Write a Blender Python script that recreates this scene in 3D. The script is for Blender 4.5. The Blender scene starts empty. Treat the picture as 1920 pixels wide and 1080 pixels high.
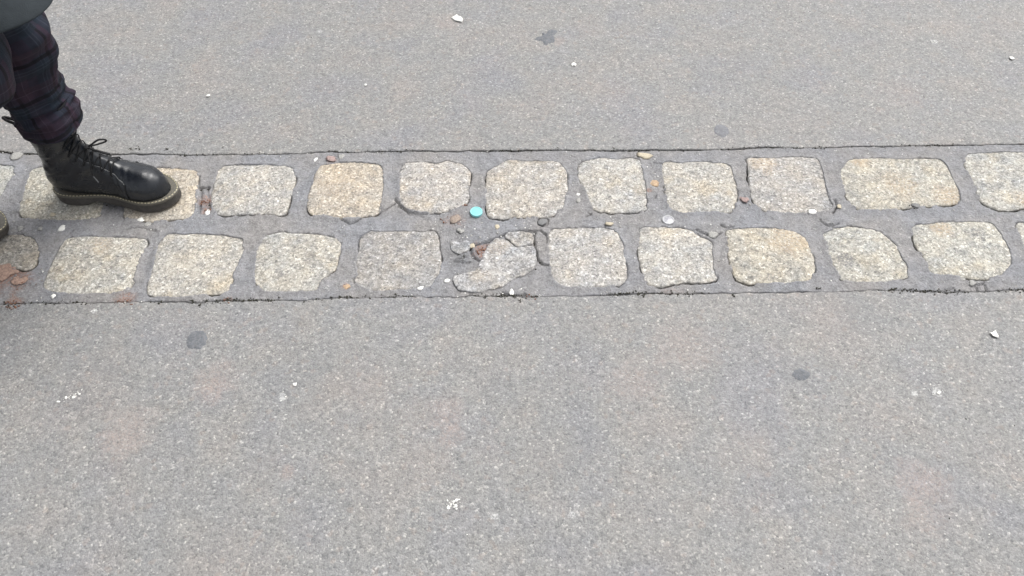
import bpy, bmesh, math, random
import numpy as np
from mathutils import Vector, Matrix
R = math.radians
random.seed(7)
rng = np.random.default_rng(11)
S = bpy.context.scene
COL = S.collection

# ------------------------------------------------------------------ camera
CAM_H, PITCH, FPX = 1.2, 54.0, 1387.0
cam = bpy.data.cameras.new('camera')
cam.sensor_width = 36.0
cam.lens = FPX / 1920 * 36.0
cam.clip_start = 0.02
cam.clip_end = 1000
camo = bpy.data.objects.new('camera', cam)
COL.objects.link(camo)
camo.location = (0, 0, CAM_H)
camo.rotation_euler = (R(90 - PITCH), 0, 0)
S.camera = camo

# ------------------------------------------------------------------ light
w = bpy.data.worlds.new('World')
S.world = w
w.use_nodes = True
nt = w.node_tree
nt.nodes.clear()
wo = nt.nodes.new('ShaderNodeOutputWorld')
bg = nt.nodes.new('ShaderNodeBackground')
sky = nt.nodes.new('ShaderNodeTexSky')
sky.sky_type = 'NISHITA'
sky.sun_disc = False
sky.sun_elevation = R(60)
sky.sun_rotation = R(50)
sky.dust_density = 5.0
hs = nt.nodes.new('ShaderNodeHueSaturation')
hs.inputs['Saturation'].default_value = 0.18
nt.links.new(sky.outputs[0], hs.inputs['Color'])
nt.links.new(hs.outputs[0], bg.inputs[0])
bg.inputs[1].default_value = 0.12
nt.links.new(bg.outputs[0], wo.inputs[0])
sun = bpy.data.lights.new('sun', 'SUN')
sun.energy = 1.1
sun.angle = R(35)
sun.color = (1.0, 0.985, 0.95)
suno = bpy.data.objects.new('sun', sun)
COL.objects.link(suno)
sd = Vector((math.sin(R(50)) * math.cos(R(60)), math.cos(R(50)) * math.cos(R(60)), math.sin(R(60))))
suno.rotation_euler = sd.to_track_quat('Z', 'Y').to_euler()
suno.location = sd * 20
S.view_settings.view_transform = 'Standard'
S.view_settings.look = 'None'
S.view_settings.gamma = 1
S.view_settings.use_curve_mapping = False
S.view_settings.exposure = 0.93


# ------------------------------------------------------------------ helpers
def G(px, py, z=0.0):
    """where the ray through a photo point meets the level z"""
    p = R(PITCH)
    u = (px - 960) / FPX
    v = (py - 540) / FPX
    d = (CAM_H - z) / (math.sin(p) + v * math.cos(p))
    return (u * d, d * (math.cos(p) - v * math.sin(p)))


def _hash(ix, iy, iz, seed):
    h = (ix.astype(np.int64) * 374761393 + iy.astype(np.int64) * 668265263
         + iz.astype(np.int64) * 2147483647 + seed * 974634777) & 0xffffffff
    h = ((h ^ (h >> 13)) * 1274126177) & 0xffffffff
    h = ((h ^ (h >> 16)) * 2246822519) & 0xffffffff
    h = h ^ (h >> 15)
    return (h & 0xffffff) / float(0xffffff)


def vnoise(x, y, z=0.0, seed=0):
    x = np.asarray(x, float)
    y = np.asarray(y, float) + 0 * x
    z = np.asarray(z, float) + 0 * x
    ix, iy, iz = np.floor(x), np.floor(y), np.floor(z)
    fx, fy, fz = x - ix, y - iy, z - iz
    fx, fy, fz = [t * t * (3 - 2 * t) for t in (fx, fy, fz)]
    r = 0
    for a in (0, 1):
        for b in (0, 1):
            for c in (0, 1):
                wgt = (fx if a else 1 - fx) * (fy if b else 1 - fy) * (fz if c else 1 - fz)
                r = r + wgt * _hash(ix + a, iy + b, iz + c, seed)
    return r * 2 - 1


def fbm(x, y, z=0.0, seed=0, octv=3):
    r, a, f = 0, 1.0, 1.0
    for k in range(octv):
        r = r + a * vnoise(np.asarray(x) * f, np.asarray(y) * f, np.asarray(z) * f, seed + k * 17)
        a *= .5
        f *= 2.03
    return r / 1.75


def mesh_np(name, V, F, smooth=True):
    me = bpy.data.meshes.new(name)
    V = np.asarray(V, np.float32)
    F = np.asarray(F, np.int32)
    n = F.shape[1]
    me.vertices.add(len(V))
    me.vertices.foreach_set('co', V.ravel())
    me.loops.add(F.size)
    me.loops.foreach_set('vertex_index', F.ravel())
    me.polygons.add(len(F))
    me.polygons.foreach_set('loop_start', np.arange(0, F.size, n, dtype=np.int32))
    me.polygons.foreach_set('loop_total', np.full(len(F), n, np.int32))
    me.update(calc_edges=True)
    me.validate()
    if smooth:
        me.polygons.foreach_set('use_smooth', np.ones(len(me.polygons), bool))
    return me


def grid_faces(ny, nx, closed=False):
    i = np.arange(ny - 1)[:, None]
    j = np.arange(nx if closed else nx - 1)[None, :]
    j2 = (j + 1) % nx
    a = i * nx + j
    b = i * nx + j2
    c = (i + 1) * nx + j2
    d = (i + 1) * nx + j
    return np.stack([a, b, c, d], -1).reshape(-1, 4)


def link(name, me, mat=None, parent=None):
    o = bpy.data.objects.new(name, me)
    COL.objects.link(o)
    if mat is not None and me is not None and len(me.materials) == 0:
        me.materials.append(mat)
    if parent is not None:
        o.parent = parent
    return o


def tag(o, label=None, cat=None, group=None, kind=None):
    if label:
        o['label'] = label
    if cat:
        o['category'] = cat
    if group:
        o['group'] = group
    if kind:
        o['kind'] = kind
    return o


def empty(name, loc=(0, 0, 0), rz=0.0):
    o = bpy.data.objects.new(name, None)
    o.empty_display_size = .05
    COL.objects.link(o)
    o.location = loc
    o.rotation_euler = (0, 0, rz)
    return o


class N:
    """tiny node helper"""
    def __init__(s, name):
        s.m = bpy.data.materials.new(name)
        s.m.use_nodes = True
        s.t = s.m.node_tree
        s.b = s.t.nodes['Principled BSDF']
        s.pos = s.t.nodes.new('ShaderNodeNewGeometry').outputs['Position']

    def n(s, typ, **kw):
        x = s.t.nodes.new('ShaderNode' + typ)
        for k, v in kw.items():
            if k.startswith('_'):
                setattr(x, k[1:], v)
            else:
                s.put(x, k.replace('__', ' '), v)
        return x

    def put(s, x, key, v):
        inp = x.inputs[int(key[1:])] if key[0] == 'i' and key[1:].isdigit() else x.inputs[key]
        if isinstance(v, bpy.types.NodeSocket):
            s.t.links.new(v, inp)
        else:
            inp.default_value = v

    def noise(s, scale, vec=None, detail=3, rough=.5, color=False):
        x = s.n('TexNoise', Vector=vec or s.pos, Scale=scale, Detail=detail, Roughness=rough)
        return x.outputs['Color' if color else 'Fac']

    def voro(s, scale, vec=None, out='Color', feature='F1'):
        x = s.n('TexVoronoi', Vector=vec or s.pos, Scale=scale, _feature=feature)
        return x.outputs[out]

    def ramp(s, fac, stops, interp='LINEAR'):
        x = s.n('ValToRGB', Fac=fac)
        x.color_ramp.interpolation = interp
        e = x.color_ramp.elements
        while len(e) < len(stops):
            e.new(.5)
        for k, (p, c) in enumerate(stops):
            e[k].position = p
            e[k].color = (c, c, c, 1) if isinstance(c, (int, float)) else (*c, 1)
        return x.outputs['Color']

    def mix(s, a, b, fac, mode='MIX'):
        x = s.t.nodes.new('ShaderNodeMix')
        x.data_type = 'RGBA'
        x.blend_type = mode
        s.put(x, 'i0', fac)
        for idx, v in ((6, a), (7, b)):
            if not isinstance(v, bpy.types.NodeSocket):
                v = (*v, 1) if len(v) == 3 else v
            s.put(x, 'i%d' % idx, v)
        return x.outputs[2]

    def math(s, op, a, b=0.0, c=None):
        x = s.n('Math', _operation=op)
        s.put(x, 'i0', a)
        s.put(x, 'i1', b)
        if c is not None:
            s.put(x, 'i2', c)
        return x.outputs[0]

    def red(s, col):
        return s.n('SeparateColor', Color=col).outputs[0]

    def bump(s, h, strength, dist, prev=None):
        x = s.n('Bump', Height=h, Strength=strength, Distance=dist)
        if prev:
            s.put(x, 'Normal', prev)
        return x.outputs['Normal']

    def done(s, col=None, rough=.8, normal=None, spec=.5, **kw):
        if col is not None:
            s.put(s.b, 'Base Color', col if isinstance(col, bpy.types.NodeSocket) else (*col, 1))
        s.put(s.b, 'Roughness', rough)
        s.put(s.b, 'Specular IOR Level', spec)
        if normal:
            s.put(s.b, 'Normal', normal)
        for k, v in kw.items():
            s.put(s.b, k.replace('__', ' '), v)
        return s.m


def stain(k, col, base, cx, cy, r, amount, warp=38, soft=.5, thr=None):
    """an old mark on the ground with its own ragged outline"""
    d = k.n('VectorMath', _operation='DISTANCE', i0=k.pos, i1=(cx, cy, 0.0)).outputs['Value']
    nz = k.noise(warp, detail=4)
    d2 = k.math('ADD', k.math('DIVIDE', d, r), k.math('MULTIPLY', k.math('SUBTRACT', nz, .5), 1.8))
    mr = k.n('MapRange', _interpolation_type='SMOOTHSTEP')
    k.put(mr, 'Value', d2)
    mr.inputs['From Min'].default_value = 1 - soft
    mr.inputs['From Max'].default_value = 1 + soft
    mr.inputs['To Min'].default_value = amount
    mr.inputs['To Max'].default_value = 0
    f = k.math('MULTIPLY', mr.outputs[0], k.ramp(k.noise(260, detail=2), [(.36, .1), (.62, 1.0)]))
    return k.mix(base, col, f)


# ------------------------------------------------------------------ materials
def mat_asphalt():
    k = N('asphalt')
    wv = k.n('VectorMath', _operation='MULTIPLY', i0=k.pos, i1=(1.0, 1.0, 1.0)).outputs[0]
    grain = k.red(k.voro(290, wv))
    grain2 = k.red(k.voro(430))
    fine = k.noise(520, detail=2)
    g = k.ramp(grain, [(0, (.142, .143, .145)), (.14, (.184, .185, .186)), (.5, (.210, .2095, .209)), (.86, (.230, .229, .227)), (.97, (.29, .287, .278)), (1, (.38, .375, .36))])
    g2 = k.ramp(grain2, [(0, .74), (.3, .93), (.75, 1.03), (1, 1.2)])
    c = k.mix(g, g2, .8, 'MULTIPLY')
    c = k.mix(c, k.ramp(fine, [(.3, .88), (.7, 1.12)]), .8, 'MULTIPLY')
    clus = k.noise(70, detail=4, rough=.65)
    c = k.mix(c, k.ramp(clus, [(.3, .87), (.7, 1.11)]), .8, 'MULTIPLY')
    c = k.mix(c, k.ramp(k.noise(27, detail=5, rough=.7), [(.32, (.93, .935, .95)), (.5, (1, 1, 1)), (.68, (1.06, 1.05, 1.035))]), .9, 'MULTIPLY')
    # long wave tints: bluish, greenish and pinkish wear
    t = k.noise(5.5, detail=3)
    c = k.mix(c, k.ramp(t, [(.32, (.955, .95, .985)), (.5, (1.01, 1.0, .975)), (.66, (1.055, 1.01, .975))]), .9, 'MULTIPLY')
    t2 = k.noise(13, detail=3)
    c = k.mix(c, k.ramp(t2, [(.35, (.96, .97, .99)), (.52, (1, 1, 1)), (.68, (1.04, 1.01, .99))]), .8, 'MULTIPLY')
    # rare rusty grains
    rg = k.ramp(k.red(k.voro(120)), [(.955, 0), (.975, 1)])
    c = k.mix(c, (.34, .235, .175), k.math('MULTIPLY', rg, .12))
    pink = (.30, .235, .21)
    for px, py, r, a in ((405, 712, .042, .42), (395, 735, .028, .35), (240, 805, .05, .38), (220, 830, .04, .25), (838, 775, .032, .42), (848, 820, .022, .45), (540, 886, .014, .62),
                         (1290, 650, .06, .34), (1200, 700, .05, .2), (1715, 900, .04, .45), (1735, 975, .035, .4), (1760, 912, .03, .25), (700, 740, .05, .18),
                         (1180, 720, .04, .25), (845, 42, .035, .4), (1050, 78, .018, .5), (1140, 170, .06, .22), (1690, 175, .06, .25), (1560, 600, .05, .15), (780, 780, .04, .2),
                         (1100, 50, .05, .22), (1395, 845, .05, .2), (800, 860, .05, .2)):
        x, y = G(px, py)
        c = stain(k, pink, c, x, y, r * .9, a * .9)
    for px, py, r, a in ((1610, 590, .05, .18), (180, 700, .08, .15), (1045, 790, .08, .12), (560, 700, .07, .12), (1380, 135, .09, .12)):
        x, y = G(px, py)
        c = stain(k, (.10, .105, .12), c, x, y, r, a)
    for px, py, r, a in ((1757, 735, .008, .5), (530, 745, .008, .35), (1752, 78, .008, .5), (1715, 737, .006, .5), (927, 968, .006, .4), (1072, 965, .006, .35), (600, 58, .008, .3), (176, 583, .005, .7)):
        x, y = G(px, py)
        c = stain(k, (.75, .75, .73), c, x, y, r, a, warp=150, soft=.25)
    h1 = k.voro(290, wv, 'Distance')
    n1 = k.bump(k.math('SUBTRACT', 1.0, h1), .4, .0016)
    n2 = k.bump(fine, .5, .0012, n1)
    n3 = k.bump(clus, .35, .003, n2)
    return k.done(c, .72, n3, spec=.5)


def mat_joint():
    k = N('joint_mortar')
    g = k.ramp(k.red(k.voro(300)), [(0, (.172, .170, .173)), (.3, (.212, .211, .215)), (.8, (.240, .239, .242)), (.96, (.20, .20, .20)), (1, (.33, .33, .32))])
    c = k.mix(g, k.ramp(k.noise(500, detail=2), [(.3, .8), (.7, 1.2)]), .7, 'MULTIPLY')
    c = k.mix(c, k.ramp(k.noise(48, detail=6, rough=.72), [(.3, .72), (.5, 1.0), (.7, 1.25)]), .8, 'MULTIPLY')
    c = k.mix(c, k.ramp(k.noise(8, detail=2), [(.35, (.95, .97, 1.02)), (.65, (1.05, 1.01, .97))]), .9, 'MULTIPLY')
    m = k.ramp(k.noise(60, detail=5, rough=.7), [(.6, 0), (.72, 1)])
    c = k.mix(c, (.25, .235, .21), k.math('MULTIPLY', m, .6))
    red = (.25, .14, .10)
    for px, py, r, a in ((22, 520, .035, .8), (5, 508, .03, .9), (24, 572, .02, .85), (232, 566, .02, .7), (385, 375, .016, .8), (386, 395, .01, .8), (620, 300, .012, .5), (854, 412, .02, .35),
                         (905, 470, .02, .9), (648, 537, .007, .8), (1258, 550, .02, .2), (425, 565, .01, .5), (1217, 357, .006, .8), (1390, 372, .006, .6)):
        x, y = G(px, py)
        c = stain(k, red, c, x, y, r, a, warp=45)
    for px, py, r, a in ((860, 480, .03, .55), (870, 440, .02, .3), (220, 375, .03, .6), (215, 425, .03, .3)):
        x, y = G(px, py)
        c = stain(k, (.085, .083, .08), c, x, y, r, a, warp=60)
    n1 = k.bump(k.noise(330, detail=4, rough=.6), .75, .003)
    n2 = k.bump(k.noise(90, detail=5, rough=.65), .6, .006, n1)
    return k.done(c, .8, n2, spec=.4)


def mat_granite():
    k = N('granite')
    oi = k.n('ObjectInfo')
    off = k.n('VectorMath', _operation='MULTIPLY_ADD', i0=oi.outputs['Random'], i1=(37.0, 91.0, 53.0), i2=k.pos).outputs[0]
    base = k.ramp(k.red(k.voro(245, off)), [(0, (.17, .165, .158)), (.1, (.245, .238, .222)), (.45, (.305, .295, .272)), (.8, (.352, .342, .317)), (.95, (.43, .42, .395)), (1, (.52, .51, .49))])
    c = k.mix(base, k.ramp(k.red(k.voro(460, off)), [(0, .58), (.25, .9), (.7, 1.05), (1, 1.32)]), .85, 'MULTIPLY')
    c = k.mix(c, k.ramp(k.noise(75, off, 5, .7), [(.3, .78), (.5, 1.0), (.7, 1.16)]), .9, 'MULTIPLY')
    c = k.mix(c, k.ramp(k.noise(20, off, 3, .6), [(.35, (.90, .93, .97)), (.5, (1, 1, 1)), (.66, (1.07, 1.04, .99))]), .9, 'MULTIPLY')
    c = k.mix(c, oi.outputs['Color'], 1.0, 'MULTIPLY')
    c = k.mix(c, (1.12, 1.115, 1.15), 1.0, 'MULTIPLY')
    # iron yellow and pink areas, grey worn areas
    y = k.ramp(k.noise(16, off, 4, .6), [(.54, 0), (.70, 1)])
    c = k.mix(c, k.mix(c, (1.04, .95, .80), 1.0, 'MULTIPLY'), k.math('MULTIPLY', y, .6))
    off2 = k.n('VectorMath', _operation='ADD', i0=off, i1=(5.0, 3.0, 9.0)).outputs[0]
    y = k.ramp(k.noise(22, off2, 4, .6), [(.5, 0), (.66, 1)])
    c = k.mix(c, k.mix(c, (.8, .82, .86), 1.0, 'MULTIPLY'), k.math('MULTIPLY', y, .85))
    gd = k.ramp(k.noise(28, off2, 5, .7), [(.66, 0), (.72, 1)])
    c = k.mix(c, (.14, .14, .14), k.math('MULTIPLY', gd, .5))
    for px, py, r, a in ((523, 513, .012, .7), (1582, 488, .019, .9), (1834, 441, .016, .7), (1478, 472, .012, .6), (203, 466, .012, .4), (585, 487, .02, .35),
                         (612, 520, .018, .6), (1445, 520, .01, .5), (1720, 428, .006, .8), (980, 500, .02, .45), (1000, 470, .015, .5), (1140, 512, .012, .3)):
        x, yy = G(px, py)
        c = stain(k, (.13, .13, .135), c, x, yy, r, a, warp=60, soft=.3)
    for px, py, r, a in ((1430, 305, .03, .4), (1610, 303, .02, .5), (1780, 368, .03, .5), (1690, 350, .035, .35), (1480, 450, .04, .45), (190, 462, .02, .35), (1765, 430, .02, .5), (935, 465, .02, .25), (905, 520, .02, .15), (1920, 375, .02, .5), (640, 350, .05, .25)):
        x, yy = G(px, py)
        c = stain(k, (.44, .32, .19), c, x, yy, r, a, warp=40)
    n1 = k.bump(k.noise(300, off, 4, .65), .65, .0022)
    n2 = k.bump(k.voro(210, off, 'Distance'), .35, -.0015, n1)
    n3 = k.bump(k.noise(60, off, 4), .4, .004, n2)
    return k.done(c, .78, n3, spec=.35)


def simple(name, col, rough=.6, var=.15, scale=200, bump=.0, bscale=300, spec=.5, **kw):
    k = N(name)
    tc = k.n('TexCoord').outputs['Object']
    f = k.noise(scale, tc, 4, .6)
    c = k.mix(col, k.ramp(f, [(.3, 1 - var), (.7, 1 + var)]), 1.0, 'MULTIPLY')
    nn = k.bump(k.noise(bscale, tc, 4), bump, .002) if bump else None
    return k.done(c, rough, nn, spec, **kw)


def mat_tartan():
    k = N('tartan_cloth')
    uv = k.n('UVMap').outputs[0]
    x, y = k.n('SeparateXYZ', Vector=uv).outputs[:2]

    def stripe(co, per, a, b, ph=0.0):
        f = k.math('FRACT', k.math('ADD', k.math('DIVIDE', co, per), ph))
        return k.math('MULTIPLY', k.math('GREATER_THAN', f, a), k.math('LESS_THAN', f, b))
    c = k.mix((.016, .014, .024), (.025, .020, .034), k.noise(9, uv))
    for co, ph in ((x, .12), (y, .33)):
        c = k.mix(c, (.011, .022, .032), k.math('MULTIPLY', stripe(co, .085, .1, .42, ph), .42))
        c = k.mix(c, (.040, .021, .032), k.math('MULTIPLY', stripe(co, .085, .55, .85, ph), .32))
        c = k.mix(c, (.004, .004, .006), k.math('MULTIPLY', stripe(co, .085, .44, .52, ph), .8))
        c = k.mix(c, (.05, .06, .08), k.math('MULTIPLY', stripe(co, .085, .24, .265, ph), .3))
        c = k.mix(c, (.05, .06, .075), k.math('MULTIPLY', stripe(co, .085, .32, .345, ph), .25))
        c = k.mix(c, (.075, .06, .08), k.math('MULTIPLY', stripe(co, .085, .69, .71, ph), .3))
    tw = k.n('TexWave', Vector=k.n('VectorMath', _operation='MULTIPLY', i0=uv, i1=(1.0, 1.0, 0)).outputs[0], Scale=420.0, Distortion=.4)
    c = k.mix(c, k.ramp(tw.outputs['Fac'], [(0, .78), (1, 1.2)]), .9, 'MULTIPLY')
    c = k.mix(c, k.ramp(k.noise(60, uv, 3), [(.3, .8), (.7, 1.25)]), .8, 'MULTIPLY')
    b = k.bump(tw.outputs['Fac'], .3, .0006)
    return k.done(c, .85, b, .2)


def mat_leather():
    k = N('black_leather')
    tc = k.n('TexCoord').outputs['Object']
    c = k.mix((.0055, .0068, .0095), (.0095, .012, .017), k.noise(45, tc, 4, .6))  # blue in the base colour stands in for bluish highlights
    c = k.mix(c, (.05, .052, .056), k.ramp(k.noise(130, tc, 5, .7), [(.64, 0), (.8, .35)]))
    r = k.ramp(k.noise(60, tc, 4, .6), [(.3, .22), (.7, .38)])
    b = k.bump(k.noise(650, tc, 3, .6), .18, .0006)
    b = k.bump(k.noise(55, tc, 3, .5), .25, .003, b)
    return k.done(c, r, b, .6)


M_ASPH = mat_asphalt()
M_JOINT = mat_joint()
M_GRAN = mat_granite()
M_SOIL = simple('joint_soil', (.028, .024, .020), .95, .5, 180, .6)
M_TART = mat_tartan()
M_LEATH = mat_leather()

# ------------------------------------------------------------------ the lines between asphalt and joint filling
TOPL = [(-400, 282), (0, 284), (30, 288), (120, 289), (207, 290), (281, 288), (388, 290), (536, 288), (610, 284), (664, 285), (767, 282), (841, 283), (880, 283), (1058, 281),
        (1147, 282), (1200, 282), (1363, 280), (1392, 279), (1422, 276), (1526, 277), (1591, 274), (1700, 273), (1787, 272), (1920, 270), (2300, 267)]
BOTL = [(-400, 574), (0, 569), (220, 567), (300, 565), (373, 566), (418, 563), (492, 563), (566, 563), (637, 559), (738, 557), (827, 557), (871, 557), (880, 554), (999, 556), (1087, 554),
        (1191, 551), (1277, 551), (1393, 548), (1496, 548), (1594, 546), (1698, 544), (1772, 547), (1840, 546), (1920, 543), (2300, 538)]


def line_fn(L):
    P = np.array([G(*p) for p in L])
    a = np.polyfit(P[:, 0], P[:, 1], 1)

    def f(x):
        x = np.asarray(x, float)
        y = np.interp(x, P[:, 0], P[:, 1])
        lin = np.polyval(a, x)
        wgt = np.clip((np.abs(x) - 1.4) / .3, 0, 1)
        return y * (1 - wgt) + lin * wgt
    return f


ftop, fbot = line_fn(TOPL), line_fn(BOTL)


def jag(x, seed):
    return fbm(x * 60, 0 * x, 3.3, seed, 3) * .0030 + fbm(x * 230, 0 * x, 1.3, seed + 5, 2) * .0016


def gap(x, seed):
    n = fbm(x * 11, 0 * x, 7.7, seed, 2)
    n2 = fbm(x * 95, 0 * x, 2.7, seed + 9, 2)
    return np.clip(.0011 + .0016 * n + .0013 * n2, .00015, .0042)


def graded(fine_lo, fine_hi, step, lo, hi, g=1.35):
    a = list(np.arange(fine_lo, fine_hi + 1e-9, step))
    s = step
    while a[-1] < hi:
        s *= g
        a.append(a[-1] + s)
    s = step
    while a[0] > lo:
        s *= g
        a.insert(0, a[0] - s)
    return np.array(a)


def asphalt_height(X, Y):
    h = fbm(X * 3.1, Y * 3.1, 0, 3, 2) * .0022 + fbm(X * 22, Y * 22, 0, 5, 2) * .0007
    h += vnoise(X * 120, Y * 120, 0, 21) * .00035
    cell = _hash(np.round(X * 333), np.round(Y * 333), np.zeros_like(X), 77)
    h += (cell - .5) * .0009
    pit = vnoise(X * 150, Y * 150, 0, 31)
    h -= np.clip(pit - .55, 0, 1) * .0035
    return h


def asphalt_sheet(name, fn, sign, vfine, xfine, seed, label):
    xs = graded(-xfine, xfine, .003, -250, 250)
    vs = graded(0, vfine, .003, 0, 250)
    vs = np.concatenate([[0, 0], vs])
    X, Vv = np.meshgrid(xs, vs)
    edge = fn(X) + sign * gap(X, seed) + jag(X, seed)
    Y = edge + sign * Vv
    Z = asphalt_height(X, Y)
    fade = np.clip((3 - np.hypot(X, Y)) / 1.0, 0, 1)
    Z = Z * fade
    Z[2] -= .0008
    Z[1] -= .0035
    Z[0] = -.03
    Y[0] += sign * .004
    F = grid_faces(len(vs), len(xs))
    if sign < 0:
        F = F[:, ::-1]
    me = mesh_np(name, np.stack([X, Y, Z], -1).reshape(-1, 3), F)
    return tag(link(name, me, M_ASPH), label, None, None, 'structure')


asphalt_sheet('pavement', ftop, 1, .80, 1.56, 101, 'worn grey asphalt beyond the double row of setts')
asphalt_sheet('pavement', fbot, -1, .56, 1.14, 202, 'worn grey asphalt in front of the double row of setts')

# soil under the cracks
xs = graded(-2.0, 2.0, .01, -250, 250)
vs = np.linspace(-.05, 1.05, 60)
X, Vv = np.meshgrid(xs, vs)
Y = fbot(X) * (1 - Vv) + ftop(X) * Vv
Z = -.0085 + fbm(X * 60, Y * 60, 0, 8, 2) * .003
tag(link('soil', mesh_np('soil', np.stack([X, Y, Z], -1).reshape(-1, 3), grid_faces(len(vs), len(xs))), M_SOIL), 'dark soil in the cracks around the setts', None, None, 'structure')

# ------------------------------------------------------------------ setts: outlines seen in the photograph, laid on the ground
ST = {
 'back': [
  [(-60,306),(10,306),(28,310),(26,330),(12,350),(2,368),(-12,385),(-72,385),(-95,350)],
  [(57,318),(77,311),(140,312),(185,316),(200,330),(200,360),(195,386),(189,399),(167,411),(132,414),(94,413),(50,410),(36,402),(33,386),(41,367),(49,336)],
  [(240,318),(264,314),(299,313),(345,315),(367,319),(372,326),(369,347),(366,372),(366,396),(355,410),(329,409),(305,414),(276,414),(240,410),(230,403),(230,390),(234,350)],
  [(415,309),(447,306),(492,307),(536,309),(551,317),(555,335),(548,356),(541,383),(536,400),(524,405),(501,400),(471,400),(424,403),(409,402),(397,391),(394,371),(399,350),(403,329),(406,317)],
  [(599,309),(619,305),(658,301),(714,305),(720,320),(721,347),(717,371),(713,394),(702,403),(679,406),(640,409),(613,403),(587,403),(576,394),(576,371),(584,344),(590,323)],
  [(757,303),(791,301),(818,306),(841,298),(868,306),(883,317),(881,347),(880,368),(874,383),(850,392),(815,398),(785,396),(761,390),(750,380),(747,359),(748,329)],
  [(939,303),(954,297),(984,300),(1034,300),(1049,303),(1062,317),(1064,338),(1065,356),(1061,368),(1060,389),(1046,394),(1037,403),(1022,406),(978,406),(945,408),(916,406),(910,389),(910,353),(913,320),(924,313)],
  [(1084,306),(1105,297),(1135,294),(1156,298),(1179,294),(1200,298),(1206,314),(1210,338),(1214,356),(1213,389),(1203,396),(1164,397),(1132,396),(1111,391),(1105,380),(1099,356),(1090,344),(1084,332)],
  [(1244,300),(1277,303),(1304,301),(1357,303),(1372,309),(1378,329),(1384,356),(1382,377),(1372,397),(1348,397),(1319,397),(1286,400),(1262,394),(1253,386),(1249,368),(1244,338),(1239,314)],
  [(1399,295),(1437,294),(1496,292),(1535,294),(1541,306),(1547,329),(1553,356),(1555,371),(1566,385),(1556,396),(1526,399),(1481,399),(1452,397),(1428,393),(1413,380),(1406,359),(1405,335),(1403,311)],
  [(1590,297),(1639,295),(1698,296),(1763,296),(1778,310),(1790,334),(1801,358),(1804,373),(1799,381),(1757,384),(1713,387),(1668,392),(1639,393),(1609,392),(1597,384),(1585,361),(1576,334),(1576,319)],
  [(1807,287),(1846,285),(1884,282),(1975,283),(1990,300),(2005,340),(2010,370),(1990,386),(1920,389),(1899,393),(1876,393),(1855,386),(1837,374),(1828,349),(1813,319)],
 ],
 'front': [
  [(-70,442),(0,438),(41,438),(63,443),(74,461),(68,487),(60,502),(41,505),(10,499),(-50,500),(-100,480)],
  [(117,452),(126,444),(164,441),(214,443),(271,446),(275,455),(264,480),(258,499),(252,521),(242,540),(227,548),(176,551),(132,551),(98,548),(79,539),(80,528),(91,499),(104,477)],
  [(314,436),(359,436),(406,437),(441,442),(458,448),(456,471),(447,495),(437,516),(433,537),(421,549),(388,551),(344,556),(299,556),(274,553),(276,537),(284,504),(290,471),(301,448)],
  [(498,439),(527,434),(566,436),(604,439),(634,445),(639,458),(636,477),(631,501),(616,513),(601,528),(597,546),(560,547),(530,547),(492,546),(477,531),(474,513),(477,486),(483,460)],
  [(679,439),(693,431),(723,431),(761,431),(812,431),(822,439),(824,460),(827,489),(827,513),(816,522),(812,537),(791,541),(738,543),(699,546),(676,537),(662,526),(670,513),(665,489),(674,463),(673,448)],
  None,
  [(1028,436),(1034,427),(1058,426),(1105,424),(1147,426),(1161,436),(1169,451),(1172,477),(1176,507),(1175,522),(1164,534),(1135,538),(1099,540),(1064,538),(1043,531),(1034,519),(1030,489),(1028,460)],
  [(1199,430),(1206,424),(1236,424),(1277,426),(1298,430),(1313,442),(1333,448),(1338,471),(1339,501),(1347,522),(1330,528),(1289,528),(1259,532),(1236,538),(1218,534),(1209,525),(1203,504),(1196,471)],
  [(1361,430),(1378,426),(1422,424),(1467,427),(1490,431),(1511,443),(1521,460),(1526,483),(1529,504),(1524,525),(1511,528),(1452,531),(1413,532),(1384,525),(1372,507),(1366,477),(1363,451)],
  [(1539,438),(1559,427),(1594,423),(1647,429),(1665,444),(1683,461),(1692,482),(1705,500),(1704,518),(1686,525),(1639,530),(1591,528),(1576,521),(1566,503),(1557,482),(1551,464),(1548,450)],
  [(1710,423),(1742,416),(1787,414),(1831,413),(1864,416),(1873,429),(1889,453),(1898,473),(1896,497),(1881,518),(1840,524),(1801,518),(1757,515),(1742,509),(1736,485),(1721,464),(1713,444)],
  [(1902,417),(1960,414),(2030,416),(2060,440),(2075,480),(2078,510),(1960,520),(1940,505),(1920,460)],
 ],
}
BROKEN = [
  [(930,446),(951,453),(968,467),(990,462),(1001,460),(1006,485),(1002,503),(985,515),(965,522),(940,537),(915,545),(885,549),(862,545),(850,530),(849,515),(870,518),(890,513),(900,495),(905,478),(915,462)],
  [(953,437),(969,433),(997,437),(1001,457),(987,460),(970,464),(955,451),(946,445)],
  [(842,452),(858,450),(862,455),(872,449),(881,452),(880,468),(862,476),(848,470)],
]
# tints measured by eye: (r, g, b) factors
TB = [(.95, .97, .93), (1.0, .98, .88), (1.08, 1.0, .87), (1.02, 1.0, .95), (1.07, .99, .87), (1.03, 1.0, .96), (1.0, .97, .92), (1.03, 1.02, .98), (1.0, .98, .92), (.94, .92, .89), (1.03, 1.0, .9), (1.0, 1.0, .95)]
TF = [(.84, .80, .72), (1.05, 1.03, .95), (1.05, 1.02, .94), (1.0, .99, .93), (.82, .81, .80), None, (.98, .97, .95), (1.03, 1.02, .98), (1.03, .99, .88), (1.0, 1.0, .94), (1.04, 1.03, .95), (1.0, 1.0, .94)]
ZT = .0026


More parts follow.
